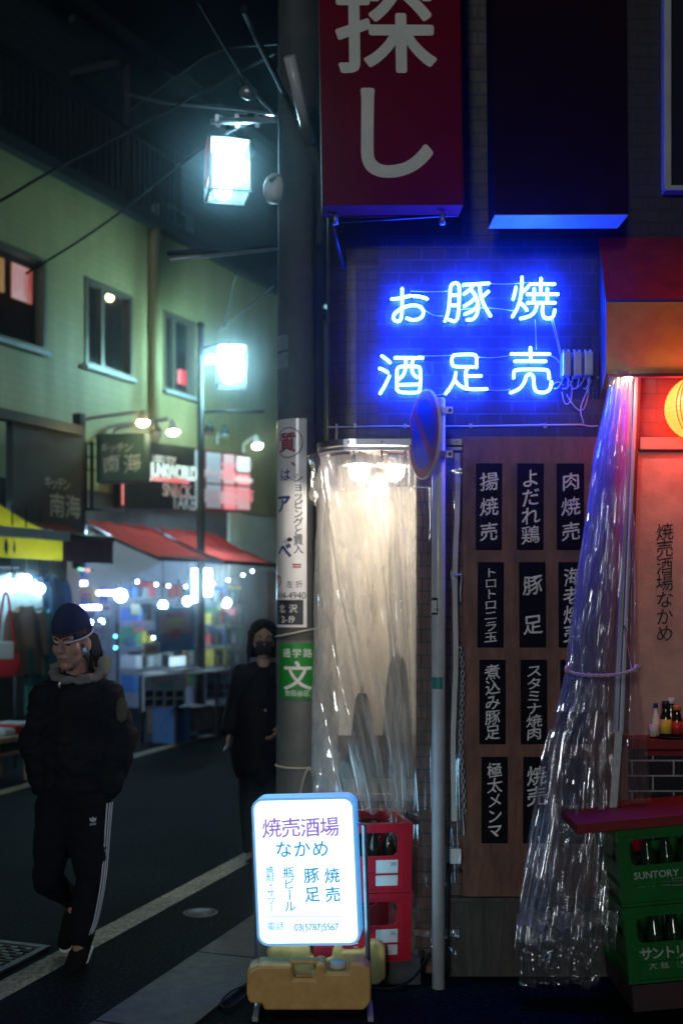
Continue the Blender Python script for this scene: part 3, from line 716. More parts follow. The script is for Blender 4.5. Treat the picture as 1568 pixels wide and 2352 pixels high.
# ------------------------------------------------------------------ red box sign and maroon sign high on the wall
YS = 5.1
rs = thing('box_sign', 'tall red box sign with cream characters high on the corner', 'sign', (X(905, YS), YS, Z(478, YS)))
Ms = T((X(903, YS), YS, Z(470, YS)), 0, R(-.9))
wS = (1068 - 742) / F * YS
MB(Ms @ Matrix.Rotation(R(2.2), 4, 'Z')).box(-wS / 2, wS / 2, .004, .17, 0, 2.3).build('cabinet', M['sign_red'], rs, .006)
Ms2 = Ms @ Matrix.Rotation(R(2.2), 4, 'Z')
k_ = 1 / F * YS
letters('探', Ms2 @ Matrix.Translation(((892 - 903) * k_, 0.002, (470 - 52) * k_)), 243 * k_, bold=.018).build('lettering', M['sign_cream'], rs)
letters('し', Ms2 @ Matrix.Translation(((898 - 903) * k_, 0.002, (470 - 300) * k_)), 238 * k_, bold=.020).build('lettering', M['sign_cream'], rs)
for q in (770, 1020):
    x = X(q, YS); MB().cyl((x, YS + .09, Z(500, YS)), (x, YS + .09, Z(474, YS)), .012, 10).build('lamp_stub', M['galv'], rs)
b = MB()
for q in (790, 1000): b.box(X(q, YS) - .02, X(q, YS) + .02, YS + .16, W + .01, Z(380, YS), Z(370, YS))
b.tube([(X(760, YS), YS + .15, Z(480, YS)), (X(790, YS), W, Z(560, YS))], .008, 8)
b.tube([(X(770, YS), YS + .15, Z(484, YS)), (X(1060, YS), YS + .15, Z(466, YS))], .008, 8)
b.build('bracket', M['dark_metal'], rs)
ms = thing('box_sign', 'wide dark maroon box sign beside the red one, underside lit blue', 'sign', (X(1290, YS), YS, Z(492, YS)))
MB(T((X(1290, YS), YS, Z(490, YS)), R(1.5), R(-.6))).box(-155 * k_, 155 * k_, 0, .19, 0, 2.3).build('cabinet', M['sign_maroon'], ms, .006)
MB(T((X(1290, YS), YS, Z(490, YS)), R(1.5), R(-.6))).box(-154 * k_, 154 * k_, .005, .185, -.006, -.001).build('base_plate', mat('pale_metal_plate', (.26, .26, .28), .5, vary=.2), ms)

# ------------------------------------------------------------------ orange awning over the bay
YA = 5.12
aw = thing('awning', 'stained orange canvas awning glowing over the lantern bay', 'awning', (X(1395, YA), YA, Z(858, YA)))
zt, zm, zb = Z(545, W), Z(690, YA), Z(858, YA); xA = X(1391, YA); xB = X(2300, YA)
def sagz(u): return .006 * math.sin(u * 30)
xK = X(1374, W)
MB().grid(lambda u, v: (xA + (xK - xA) * (1 - v) * (1 - u) + (xB - xA) * u, W + (YA - W) * v, zt + (zm - zt) * v - .02 * math.sin(math.pi * v) + .004 * math.sin(u * 40) * v), 60, 8).build('top_panel', M['awning_red'], aw)
MB().grid(lambda u, v: (xA + (xB - xA) * u, YA + .006 * math.sin(u * 35) * v, zm + (zb - zm) * v + .01 * u), 60, 6).build('valance', M['awning_orange'], aw)
MB().add([(xK, W, zt), (xA, YA, zm), (xA, YA, zb), (xK, W, zb - .05)], [(0, 1, 2, 3)]).build('side_panel', M['awning_side'], aw)
MB().cyl((xA - .004, YA - .004, zm), (xB, YA - .004, zm), .006, 8).build('front_bar', M['dark_metal'], aw)
MB().box(xA + .02, xB, YA + .005, YA + .03, zb - .012, zb + .012).build('bottom_bar', M['redwood'], aw)

# paper lantern
YL = 5.30; lc = at(1603, 937, YL); rL = .152
pln = thing('paper_lantern', 'round glowing paper lantern with brown stripes hanging under the awning', 'lantern', lc)
prof = []
for i in range(81):
    a = math.pi * (.06 + .88 * i / 80); prof.append((rL * math.sin(a) + .0016 * math.cos(i * math.pi / 2 * 1.0), -rL * .98 * math.cos(a)))
MB().lathe(prof, lc, 48).build('shade', M['paper'], pln)
for aa in (218, 262, 305):
    mb = MB()
    for d in (-4, 4):
        mb.tube([lc + Vector(((rL + .0006) * math.sin(t) * math.cos(R(aa + d)), (rL + .0006) * math.sin(t) * math.sin(R(aa + d)), -rL * .98 * math.cos(t))) for t in [math.pi * (.1 + .8 * k / 30) for k in range(31)]], .0028, 6)
    mb.build('stripe', M['paperstripe'], pln)
MB().lathe([(.05, 0), (.05, .025), (.04, .03)], lc + Vector((0, 0, rL * .96)), 20).build('cap', M['black'], pln)
MB().lathe([(.045, 0), (.05, .02)], lc - Vector((0, 0, rL * .98 + .012)), 20).build('base_ring', M['black'], pln)
MB().cyl(lc + Vector((0, 0, rL)), (lc.x, lc.y, zb + .35), .004, 8).build('cord', M['wire'], pln)

lmp = thing('clip_lamp', 'small white lamp clipped under the awning edge over the tied curtain', 'lamp', at(1442, 862, 5.17))
MB().ball(at(1442, 864, 5.17), .020, 14).build('bulb', M['cliplamp'], lmp)
MB().lathe([(.026, .006), (.02, .04), (.008, .05), (1e-6, .05)], at(1442, 864, 5.17), 16).build('hood', M['white'], lmp)
# bay jamb and leaning curtain track
jb = thing('curtain_track', 'leaning pair of aluminium curtain tracks at the edge of the bay', 'curtain track', at(1420, 1690, W - .1))
yj = W - .10
def leanbox(pxt0, pxt1, pxb0, pxb1, yt, yb, d0, d1):
    a = [at(pxt0, yt, d0), at(pxt1, yt, d0), at(pxb1, yb, d0), at(pxb0, yb, d0)]
    b_ = [Vector((p.x, d1, p.z)) for p in a]
    return MB().hexa(a, b_)
leanbox(1446, 1456, 1408, 1419, 850, 1684, yj, yj + .05).build('rail', M['alu'], jb, .003)
leanbox(1458.5, 1466, 1422, 1432, 850, 1684, yj - .01, yj + .05).build('rail', M['alu'], jb, .003)
leanbox(1456, 1458.5, 1419, 1422, 850, 1684, yj + .03, yj + .06).build('groove', M['dark_metal'], jb)
leanbox(1466, 1472, 1433, 1442, 850, 1684, yj + .0, yj + .09).build('red_post', mat('brown_post', (.10, .02, .015), .4), jb, .002)
hkz = at(1433, 1437, yj - .02)
MB().tube([hkz, hkz + Vector((.004, -.01, -.02)), hkz + Vector((0, -.012, -.035))], .004, 6).build('cord_cleat', M['dark_metal'], jb)

# ------------------------------------------------------------------ tied transparent curtain
def interp(tab, y):
    for (y0, a), (y1, b_) in zip(tab, tab[1:]):
        if y <= y1:
            k = max(0, (y - y0) / (y1 - y0)); return a + (b_ - a) * k
    return tab[-1][1]
LE = [(858, 1408), (930, 1396), (1005, 1378), (1100, 1361), (1200, 1346), (1300, 1333), (1400, 1320), (1500, 1306), (1545, 1303), (1600, 1288), (1700, 1248), (1850, 1217), (2000, 1190), (2150, 1164), (2245, 1166)]
RE = [(858, 1450), (1100, 1444), (1300, 1434), (1545, 1412), (1700, 1410), (1850, 1412), (2000, 1404), (2150, 1390), (2245, 1380)]
tc_ = thing('tied_curtain', 'clear wrinkled plastic curtain tied back with rope beside the orange awning', 'curtain', at(1290, 2200, 5.2))
def tied(u, v, layer=0, y0=858, y1=2150):
    py = y0 + (y1 - y0) * v
    l, r = interp(LE, py), interp(RE, py)
    wd = (r - l) / F * 5.2
    uu = u + .05 * noise.noise(Vector((u * 4, v * 3, 2 + layer)))
    px = l + (r - l) * (uu if 0 < u < 1 else u)
    n = 4.0 + layer * 1.2
    A = .016 + .030 * max(0, (py - 1500) / 700) if py > 1545 else .016 + .008 * abs(py - 1545) / 700
    ph = 2 * math.pi * n * u + 2.2 * noise.noise(Vector((u * 2.5, v * 2.2, 7 + layer)))
    yy = 5.22 + .045 * layer + A * 1.2 * (2 * math.sqrt(math.sin(ph * .5) ** 2 + .02) - 1) + .5 * A * math.sin(2.1 * ph + 3 * v) + .02 * noise.noise(Vector((u * 7, v * 11, layer * 3.)))
    cr = max(0, (py - 1350) / 900)
    yy += .012 * cr * noise.noise(Vector((u * 7, v * 9, 11 + layer))) + .0025 * cr * noise.noise(Vector((u * 18, v * 26, 3 + layer)))
    yy += .12 * (0.5 - abs(u - .5)) * -.4 - .17 * max(0, (py - 1560) / 620) ** 1.2
    p = at(px, py, 5.22); return (p.x, yy, p.z)
MB().grid(lambda u, v: tied(u, v, 0), 190, 260).build('sheet', M['film_tied'], tc_)
MB().grid(lambda u, v: tied(.03 + .94 * u, v, 1), 150, 160).build('inner_sheet', M['film_tied'], tc_)
MB().grid(lambda u, v: tied(.05 + .9 * u, v, 2, 858, 1640), 150, 110).build('inner_sheet', M['film_gather'], tc_)
MB().grid(lambda u, v: tied(.10 + .85 * u, v, 3, 858, 1560), 150, 110).build('inner_sheet', M['film_gather'], tc_)
MB().grid(lambda u, v: (lambda p: (p[0], 5.12 + .35 * (p[1] - 5.12), p[2] + .03 * v * noise.noise(Vector((u * 4, 1, 2)))))(tied(.08 + .84 * u, v, 1, 2140, 2245)), 120, 24).build('trailing_sheet', M['film_tied'], tc_)
MB().grid(lambda u, v: (lambda p: (p[0], p[1] - .012, p[2]))(tied(u, v, 0, 2072, 2108)), 190, 4).build('hem_tape', M['film_hem'], tc_)
mb = MB()
def tail(u, v):
    py = 1180 + 680 * v
    c = interp([(1180, 1453), (1540, 1452), (1700, 1458), (1860, 1462)], py); hw = interp([(1180, 2), (1300, 7), (1500, 13), (1545, 11), (1700, 26), (1860, 34)], py)
    y = 5.16 + .02 * math.sin(u * 16 + 3 * v) + .012 * noise.noise(Vector((u * 6, v * 14, 4)))
    p = at(c + hw * (2 * u - 1), py, 5.16); return (p.x, y, p.z)
MB().grid(tail, 40, 90).build('side_sheet', M['film_tied'], tc_)
MB().grid(lambda u, v: (lambda p: (p.x, 5.14 - .004 * u, p.z))(at(interp([(1680, 1412), (1870, 1398)], 1680 + 190 * v) + 17 * u, 1680 + 190 * v, 5.14)), 2, 20).build('edge_strap', M['hem'], tc_)
# rope round it
rp = MB(); turns = 60
base = [at(px, py, yy) for px, py, yy in ((1300, 1536, 5.17), (1312, 1546, 5.12), (1350, 1552, 5.09), (1390, 1552, 5.09), (1420, 1549, 5.09), (1440, 1544, 5.08), (1458, 1538, 5.08))]
bl = smoothline(base, 2)
for phs in (0, math.pi):
    rp.tube([p + Vector((0, .005 * math.sin(k * 1.1 + phs), .005 * math.cos(k * 1.1 + phs))) for k, p in enumerate(smoothline(bl, 1))], .0045, 6)
kn = at(1462, 1536, 5.08)
for k in range(5): rp.tube([kn + Vector((.014 * math.cos(a + k), .012 * math.sin(a * 1.3 + k * 2), .016 * math.sin(a + k * 1.3))) for a in [j * .7 for j in range(9)]], .0045, 6)
kn = at(1302, 1537, 5.15)
for k in range(4): rp.tube([kn + Vector((.010 * math.cos(a + k), .01 * math.sin(a * 1.3 + k * 2), .014 * math.sin(a + k * 1.3))) for a in [j * .7 for j in range(9)]], .004, 6)
rp.tube(sag(at(1434, 1445, yj - .02), at(1450, 1540, 5.09), .0), .0025, 6)
tag(rp.build('tie_rope', M['rope']), 'pinkish braided rope knotted round the tied plastic curtain', 'rope')

# ------------------------------------------------------------------ no parking sign on its pole
YP = 5.19 * 1.8 / 1.55 * 890 / 890
YP = 1.8 * F / 890
np_ = thing('no_parking_sign', 'round red and blue no parking sign turned sideways on a pale pole', 'road sign', (X(1005, YP), YP, 0))
xp = X(1005, YP); rP = 15.2 / F * YP
MB().lathe([(rP, -.02), (rP, Z(918, YP)), (rP * .85, Z(915, YP)), (1e-6, Z(914.5, YP))], (xp + .004, YP, 0), 32).build('pole', M['grey_paint'], np_)
dc = at(972, 998, YP - .01); nrm = Vector((-math.cos(R(15.3)), -math.sin(R(15.3)), 0))
Md = Matrix.Translation(dc) @ Vector((0, -1, 0)).rotation_difference(nrm).to_matrix().to_4x4()   # local -y = face
rD = 103 / F * YP
def disc(r0, r1, y, n=64):
    vs = [(r * math.cos(2 * math.pi * k / n), y, r * math.sin(2 * math.pi * k / n)) for r in (r0, r1) for k in range(n)]
    return MB(Md).add(vs, [(k, (k + 1) % n, n + (k + 1) % n, n + k) for k in range(n)])
pr = MB(Md); n = 64
pr.add([(rD * math.cos(2 * math.pi * k / n), y, rD * math.sin(2 * math.pi * k / n)) for y in (0, .014) for k in range(n)],
       [tuple(range(n)), tuple(range(2 * n - 1, n - 1, -1))] + [(k, (k + 1) % n, n + (k + 1) % n, n + k) for k in range(n)])
pr.build('plate', M['white'], np_)
disc(rD * .78, rD * .965, -.0015).build('ring', M['np_red'], np_)
disc(.0001, rD * .778, -.001).build('face', M['np_blue'], np_)
sl = MB(Md @ Matrix.Rotation(R(45), 4, 'Y')); sl.add([(-rD * .79, -.002, -.022), (rD * .79, -.002, -.022), (rD * .79, -.002, .022), (-rD * .79, -.002, .022)], [(0, 1, 2, 3)]); sl.build('slash', M['np_red'], np_)
for py in (945, 1045):
    z = Z(py, YP)
    bk = MB(); bk.box(xp - rP - .03, xp + rP + .012, YP - rP - .006, YP - rP + .002, z - .016, z + .016); bk.box(xp + rP + .006, xp + rP + .036, YP - rP - .004, YP - rP + .02, z - .017, z + .017)
    bk.tube([(xp + .004 + (rP + .002) * math.cos(a), YP + (rP + .002) * math.sin(a), z) for a in [2 * math.pi * k / 24 for k in range(24)]], .006, 6, closed=True)
    ob = bk.build('bracket', M['alu'], np_, .002)
    MB().cyl((xp + rP + .022, YP - rP - .01, z), (xp + rP + .022, YP - rP + .01, z), .0085, 12).build('bolt', M['dark_metal'], ob)
def wrap(a0, a1, z0, z1, r, n=14):
    return MB().grid(lambda u, v: (xp + .004 + r * math.cos(R(a0 + (a1 - a0) * u)), YP + r * math.sin(R(a0 + (a1 - a0) * u)), z0 + (z1 - z0) * v), n, 1)
st = wrap(178, 258, Z(1412, YP), Z(1373, YP), rP + .0008).build('sticker', M['black'], np_)
wrap(178, 250, Z(1407, YP), Z(1379, YP), rP + .0016).build('sticker_paper', M['labelwhite'], st)
letters('708', T((xp + .004 - .012, YP - rP - .0026, Z(1400, YP)), R(-18)), .014).build('sticker_number', M['ink_black'], st)
wrap(170, 300, Z(1582, YP), Z(1555, YP), rP + .0012).build('tape', M['tape'], np_)

# chain, outlet, cord by the pillar
chn = MB(); 
for k in range(34):
    c = at(1059 + 3 * math.sin(k * .25) + k * .12, 1492 + 11.2 * k, W - .07); odd = k % 2
    chn.tube([c + (Vector((.0085 * math.cos(a), 0, .017 * math.sin(a))) if odd else Vector((0, .0085 * math.cos(a), .017 * math.sin(a)))) for a in [2 * math.pi * j / 12 for j in range(12)]], .0026, 6, closed=True)
chn.tube([at(1056, 1488, W), at(1058, 1488, W - .07)], .004, 6)
for k in range(3): chn.tube(smoothline([at(1062, 1868, W - .07), at(1064 + k, 1900, W - .07), at(1063 + 2 * k, 1920, W - .07)]), .0025, 6)
tag(chn.build('hanging_chain', M['galv']), 'thin steel chain hanging beside the plywood panel edge', 'chain')
hk = MB(); hk.ball(at(1048, 1322, W - .09), .011, 14); hk.tube(smoothline([at(1048, 1322, W - .09), at(1058, 1318, W - .08), at(1060, 1330, W - .08), at(1056, 1360, W - .08), at(1058, 1382, W - .08)]), .004, 6)
hk.tube(smoothline([at(1056, 1318, W), at(1058, 1318, W - .08)]), .004, 6)
tag(hk.build('tie_hook', M['galv']), 'small steel tie hook at the edge of the fogged curtain', 'hook')
ob = thing('outlet_box', 'small pale electrical outlet box low on the pillar by the plywood', 'outlet box', at(1044, 1985, W))
MB().box(X(1031, W), X(1057, W), W - .05, W - .003, Z(1980, W), Z(1945, W)).build('case', M['white'], ob, .004)
c = MB(); c.cyl(at(1053, 2005, W - .03), at(1053, 1998, W - .03), .012, 12); c.tube(smoothline([at(1036, 1980, W - .03), at(1030, 2010, W - .05), at(1028, 2060, W - .07), (X(1026, W), W - .09, .03)]), .005, 8); c.cyl(at(1053, 2000, W - .03), at(1053, 1980, W - .03), .004, 8)
c.build('plug_lead', M['black'], ob)

# ------------------------------------------------------------------ crates
def crate_parts(w_, d, h, m, Mx, root):
    t = .012; hz0, hz1 = h * .52, h * .86
    for nm, Mp, ww in (('front_wall', Mx @ Matrix.Translation((-w_ / 2, -d / 2, 0)), w_), ('back_wall', Mx @ Matrix.Translation((-w_ / 2, d / 2 - t, 0)), w_),
                       ('side_wall', Mx @ Matrix.Translation((-w_ / 2 + t, -d / 2, 0)) @ Matrix.Rotation(R(90), 4, 'Z'), d), ('side_wall', Mx @ Matrix.Translation((w_ / 2, -d / 2, 0)) @ Matrix.Rotation(R(90), 4, 'Z'), d)):
        mb = MB(Mp); mb.holed(ww, h, ww * .13, ww * .87, hz0, hz1, .03, t)
        mb.build(nm, m, root)
    fl = MB(Mx); fl.box(-w_ / 2 + t, w_ / 2 - t, -d / 2 + t, d / 2 - t, .01, .02); fl.build('floor', m, root)
    rb = MB(Mx); e = .007
    for sx in (-1, 1):
        for sy in (-1, 1):
            x0, y0 = sx * w_ / 2, sy * d / 2
            rb.box(min(x0 - sx * .04, x0 + sx * e), max(x0 - sx * .04, x0 + sx * e), min(y0 - sy * .04, y0 + sy * e), max(y0 - sy * .04, y0 + sy * e), .012, h - .03)
    for z0, z1, ee in ((.0, .014, .010), (h * .25, h * .25 + .008, .009), (h * .80, h * .80 + .008, .009), (h - .03, h - .001, .010)):
        for sy in (-1, 1):
            y = sy * d / 2; 
            if 0.5 * h < z0 < .9 * h:
                for q in (-1, 1): rb.box(*sorted((q * (w_ / 2 + ee), q * (w_ / 2 - .05))), *sorted((y, y + sy * ee)), z0, z1)
            else: rb.box(-w_ / 2 - ee, w_ / 2 + ee, *sorted((y, y + sy * ee)), z0, z1)
        for sx in (-1, 1):
            x = sx * w_ / 2
            if 0.5 * h < z0 < .9 * h:
                for q in (-1, 1): rb.box(*sorted((x, x + sx * ee)), *sorted((q * (d / 2), q * (d / 2 - .05))), z0, z1)
            else: rb.box(*sorted((x, x + sx * ee)), -d / 2, d / 2, z0, z1)
    rb.build('ribs', m, root, .0025)
def bottle_prof(h=.285, r=.036): return [(r * .9, 0), (r, .006), (r, h * .55), (r * .92, h * .63), (r * .45, h * .78), (r * .38, h * .86), (r * .38, h * .955), (r * .44, h * .957), (r * .44, h), (1e-6, h)]
# red beer crates at the corner
RC = Vector((X(812, 5.42), 5.46, .118)); hC = .325
for i in range(2):
    Mx = T(RC + Vector((.006 * i, 0, i * hC)), R(13 - 2 * i), R(1.0))
    c = thing('beer_crate', ['red beer crate on the step behind the lit sign, bottom of two', 'upper red beer crate holding empties, stacked behind the lit sign'][i], 'crate', RC + Vector((0, 0, i * hC)), 'red beer crates')
    crate_parts(.445, .365, hC - .003, M['red_plastic'], Mx, c)
    lb = MB(Mx); lb.box(.06, .165, -.1845, -.1835, .03, .15); lo = lb.build('paper_label', M['labelwhite'], c)
    letters('20', Mx @ Matrix.Translation((.142, -.1858, .132)), .026).build('label_number', mat('grey_print', (.15, .16, .2), .6), lo)
    if i == 0: letters('SAPPORO', Mx @ Matrix.Translation((.09, -.1858, .045)), .024, sx=.8, pitch=.019).build('label_print', mat('dark_print', (.12, .12, .15), .6), lo)
for k in range(3):
    p = RC + Vector((.02 + .075 * k, .0 - .05 * (k % 2), 2 * hC - .30))
    b = MB(); b.lathe(bottle_prof(), p, 18)
    tag(b.build('beer_bottle', M['bottle']), ['brown beer bottle in the upper red crate, nearest the sign', 'brown beer bottle in the middle of the upper red crate', 'brown beer bottle in the upper red crate, nearest the pole'][k], 'bottle', 'empties in the red crate')
# green crates carrying the counter top
YG = 4.88
Rg = Matrix.Rotation(R(-5.2), 4, 'Y')
Pg = at(1448, 2262, YG)
Mg0 = Matrix.Translation(Pg) @ Rg
wg, dg_, hg = .365, .445, .333
bb = MB(Mg0); bb.box(.0, .75, -.01, .5, -.12, -.004)
tag(bb.build('base_block', mat('dark_red_block', (.03, .008, .008), .7, vary=.3), None, .004), 'dark red block under the green crates', 'block')
for i in range(2):
    Mx = Mg0 @ Matrix.Translation((wg / 2, dg_ / 2, i * hg))
    pos = Mx @ Vector((0, 0, 0))
    c = thing('beer_crate', ['green crate resting on the dark red block, katakana on its front', 'green crate directly under the red counter top, latin lettering on its front'][i], 'crate', pos, 'green beer crates')
    crate_parts(wg, dg_, hg - .003, M['green_plastic'], Mx, c)
    pw = mat('faded_white_print', (.42, .44, .40), .6, vary=.3, vscale=60)
    if i == 1:
        letters('SUNTORY', Mx @ Matrix.Translation((-.03, -dg_ / 2 - .0012, .130)), .042, bold=.018, pitch=.041, sx=1.0).build('lettering', pw, c)
        letters('サントリー 大瓶', Mx @ Matrix.Translation((-.045, -dg_ / 2 - .0012, .085)), .021, pitch=.0195).build('lettering', pw, c)
        letters('大20', Mx @ Matrix.Translation((.060, -dg_ / 2 - .0012, .088)), .019).build('lettering', pw, c)
        bx = (.035, .087, .073, .103)
    else:
        letters('サントリー', Mx @ Matrix.Translation((-.005, -dg_ / 2 - .0012, .125)), .058, bold=.022, pitch=.050).build('lettering', pw, c)
        letters('大瓶', Mx @ Matrix.Translation((-.055, -dg_ / 2 - .0012, .072)), .037, pitch=.05).build('lettering', pw, c)
        letters('大20', Mx @ Matrix.Translation((.06, -dg_ / 2 - .0012, .075)), .026).build('lettering', pw, c)
        bx = (.025, .098, .055, .097)
    fr = MB(Mx); t = .0015; y = -dg_ / 2 - .0014
    for a, b_, cc, d in ((bx[0], bx[1], bx[2], bx[2] + t), (bx[0], bx[1], bx[3], bx[3] + t), (bx[0], bx[0] + t, bx[2], bx[3]), (bx[1], bx[1] + t, bx[2], bx[3])): fr.box(a, b_, y, y + .0009, cc, d)
    fr.build('print_frame', pw, c)
    for k in range(4):
        Mb = Mx @ Matrix.Translation((-.128 + .083 * k, -dg_ / 2 + .06, .02))
        b = thing('beer_bottle', ['%s bottle in the %s green crate' % (('first', 'second', 'third', 'fourth')[k] + ' from the left', ('lower', 'upper')[i])][0], 'bottle', Mb @ Vector((0, 0, 0)), 'bottles in the green crates')
        MB(Mb).lathe(bottle_prof(.285, .037), (0, 0, 0), 18).build('glass', M['greenbottle'], b)
        MB(Mb).lathe([(.017, .275), (.017, .288), (1e-6, .289)], (0, 0, 0), 14).build('cap', M['capred'], b)
tp = MB(Mg0 @ Matrix.Translation((0, 0, 2 * hg)))
tp.box(-.175, .85, -.02, .40, 0, .045)
tag(tp.build('counter_top', M['redwood'], None, .004), 'dark red lacquered counter top laid across the green crates', 'counter')
# red bin seen between curtain and counter
rb = thing('red_bucket', 'small red plastic pail behind the counter, half hidden by the plastic curtain', 'bucket', at(1440, 1880, W - .2))
MB().lathe([(.050, 0), (.062, .20), (.066, .20), (.066, .215), (.060, .215), (.048, .01)], (X(1440, W), W - .16, Z(1950, W - .16)), 24).build('pail', M['red_plastic'], rb)
MB().tube([(X(1440, W) + .064 * math.cos(a), W - .16 - .02, Z(1950, W - .16) + .2 + .035 * math.sin(a)) for a in [math.pi * k / 12 for k in range(13)]], .004, 6).build('handle', M['steel'], rb)
stl = thing('bar_stool', 'dark stool under the red bucket behind the green crates', 'stool', (X(1452, W), W - .17, 0))
zst = Z(1950, W - .16)
MB().lathe([(.14, zst - .03), (.14, zst), (1e-6, zst)], (X(1452, W), W - .17, 0), 24).build('seat', M['black'], stl)
for k in range(4):
    a = R(45 + 90 * k); MB().cyl((X(1452, W) + .10 * math.cos(a), W - .17 + .10 * math.sin(a), zst - .03), (X(1452, W) + .14 * math.cos(a), W - .17 + .14 * math.sin(a), 0), .012, 8).build('leg', M['dark_metal'], stl)

# condiments on the shelf
ytr = W - .115
tr = thing('tray', 'small black round tray with condiments on the red shelf', 'tray', (X(1540, ytr), ytr, zs))
MB().lathe([(.085, .001), (.105, .010), (.108, .014), (.10, .013), (.083, .006), (1e-6, .006)], (X(1548, ytr), ytr, zs), 32).build('dish', M['black'], tr)
def cond(px, r, h, glassm, capm, labm, capr, caph, label, dy=0, lz=(.1, .5)):
    p = Vector((X(px, ytr), ytr + dy, zs + .008))
    o = thing('condiment_bottle', label, 'bottle', p, 'condiments on the tray')
    MB().lathe([(r * .92, 0), (r, .004), (r, h * .52), (r * .8, h * .64), (capr * .9, h * .78), (capr * .9, h * .86), (1e-6, h * .86)], p, 22).build('glass', glassm, o)
    MB().lathe([(capr, h * .86), (capr, h), (capr * .9, h + .002), (1e-6, h + .002)], p, 18).build('cap', capm, o)
    MB().lathe([(r + .0006, h * lz[0]), (r + .0006, h * lz[1])], p, 22).build('label_band', labm, o)
cond(1524, .026, .165, M['bottle'], M['black'], M['labelyellow'], .017, .02, 'dark sauce bottle with a yellow label and black cap', -.03)
cond(1551, .027, .145, M['bottle'], M['caporange'], M['capred'], .019, .02, 'dark sauce bottle with a red label and orange cap', -.02)
cond(1546, .024, .175, M['bottle'], M['white'], M['labelwhite'], .018, .02, 'tall bottle with a white cap behind the sauces', .04)
cond(1510, .018, .15, M['labelwhite'], M['np_blue'], M['labelwhite'], .010, .02, 'slim white bottle with a blue cap behind the sauces', .035)
cup = MB().lathe([(.020, 0), (.023, .055), (.021, .055), (.018, .004), (1e-6, .004)], (X(1498, ytr), ytr - .02, zs + .009), 20).build('cup', M['ivory'])
tag(cup, 'small pale cup at the edge of the condiment tray', 'cup')

# ------------------------------------------------------------------ lit stand sign and its water tanks
YQ = 5.02
Pq = Vector((X(714, YQ), YQ, 0))
Mq = T((X(706, YQ), YQ + .02, Z(1998, YQ)), R(-7), R(-2.6))
sg = thing('stand_sign', 'white lit stand sign with purple and blue lettering on a metal frame', 'stand sign', Pq)
kq = YQ / F; wq, hq = 238 * kq, 338 * kq
def rrect(w_, h_, r, n=8):
    out = []
    for (qx, qz, a0) in ((w_ / 2 - r, h_ / 2 - r, 0), (-w_ / 2 + r, h_ / 2 - r, 90), (-w_ / 2 + r, -h_ / 2 + r, 180), (w_ / 2 - r, -h_ / 2 + r, 270)):
        for k in range(n + 1):
            a = R(a0 + 90 * k / n); out.append((qx + r * math.cos(a), qz + r * math.sin(a)))
    return out
bd = MB(Mq); o_ = rrect(wq, hq, .05); i_ = rrect(wq - .022, hq - .022, .04); n = len(o_)
bd.add([(x, -.055, z) for x, z in o_] + [(x, .055, z) for x, z in o_], [(k, (k + 1) % n, n + (k + 1) % n, n + k) for k in range(n)] + [tuple(range(n, 2 * n))])
bd.build('casing', M['signside'], sg)
MB(Mq).add([(x, .0575, z) for x, z in rrect(wq - .022, hq - .022, .04)], [tuple(range(36))]).build('light_panel', M['signback'], sg)
rm = MB(Mq); rm.add([(x, -.058, z) for x, z in o_] + [(x, -.058, z) for x, z in i_] + [(x, -.05, z) for x, z in o_], [(k, (k + 1) % n, n + (k + 1) % n, n + k) for k in range(n)] + [(k, (k + 1) % n, 2 * n + (k + 1) % n, 2 * n + k) for k in range(n)])
rm.build('rim', M['signrim'], sg)
fc = MB(Mq).add([(x, -.0565, z) for x, z in i_], [tuple(range(n))]).build('light_panel', M['signlight'], sg)
def sq(cx, cy_):                       # zoomed sign crop (1335 px wide) -> local x,z
    lx = (780 + cx * .31461) * .72593 - 706; lz = 1998 - (2480 + cy_ * .31461) * .72593
    a = R(2.6); return ((lx * math.cos(a) + lz * math.sin(a)) * kq, -.0580, (-lx * math.sin(a) + lz * math.cos(a)) * kq)
PXQ = .31461 * .72593 * kq
def sign_text(t, cx, cy_, size, m, vertical=False, pitch=None, **k):
    letters(t, Mq @ Matrix.Translation(sq(cx, cy_)), size * PXQ, vertical, (pitch or size) * PXQ, slant=.07, wob=.035, **k).build('lettering', m, fc)
sign_text('焼売酒場', 560, 425, 205, M['inkpurple'], pitch=195, bold=.012)
sign_text('なかめ', 575, 640, 178, M['inkblue'], pitch=185, bold=.012)
sign_text('焼売', 882, 990, 158, M['inkblue'], True, 190, bold=.014)
sign_text('豚足', 675, 995, 160, M['inkblue'], True, 190, bold=.014)
sign_text('瓶ビール', 447, 1048, 120, M['inkblue'], True, 112, bold=.012)
sign_text('焼酎・サワー', 258, 1052, 82, M['inkblue'], True, 76, bold=.012)
sign_text('電話', 308, 1420, 88, M['inkblue'], pitch=92, bold=.004)
sign_text('03(5787)5567', 722, 1412, 100, M['inkblue'], pitch=76, sx=.85, bold=.012)
rl_ = MB(Mq); a0, a1 = sq(220, 1330), sq(985, 1308); rl_.add([a0, a1, (a1[0], a1[1], a1[2] + .0022), (a0[0], a0[1], a0[2] + .0022)], [(0, 1, 2, 3)]); rl_.build('rule', M['inkblue'], fc)
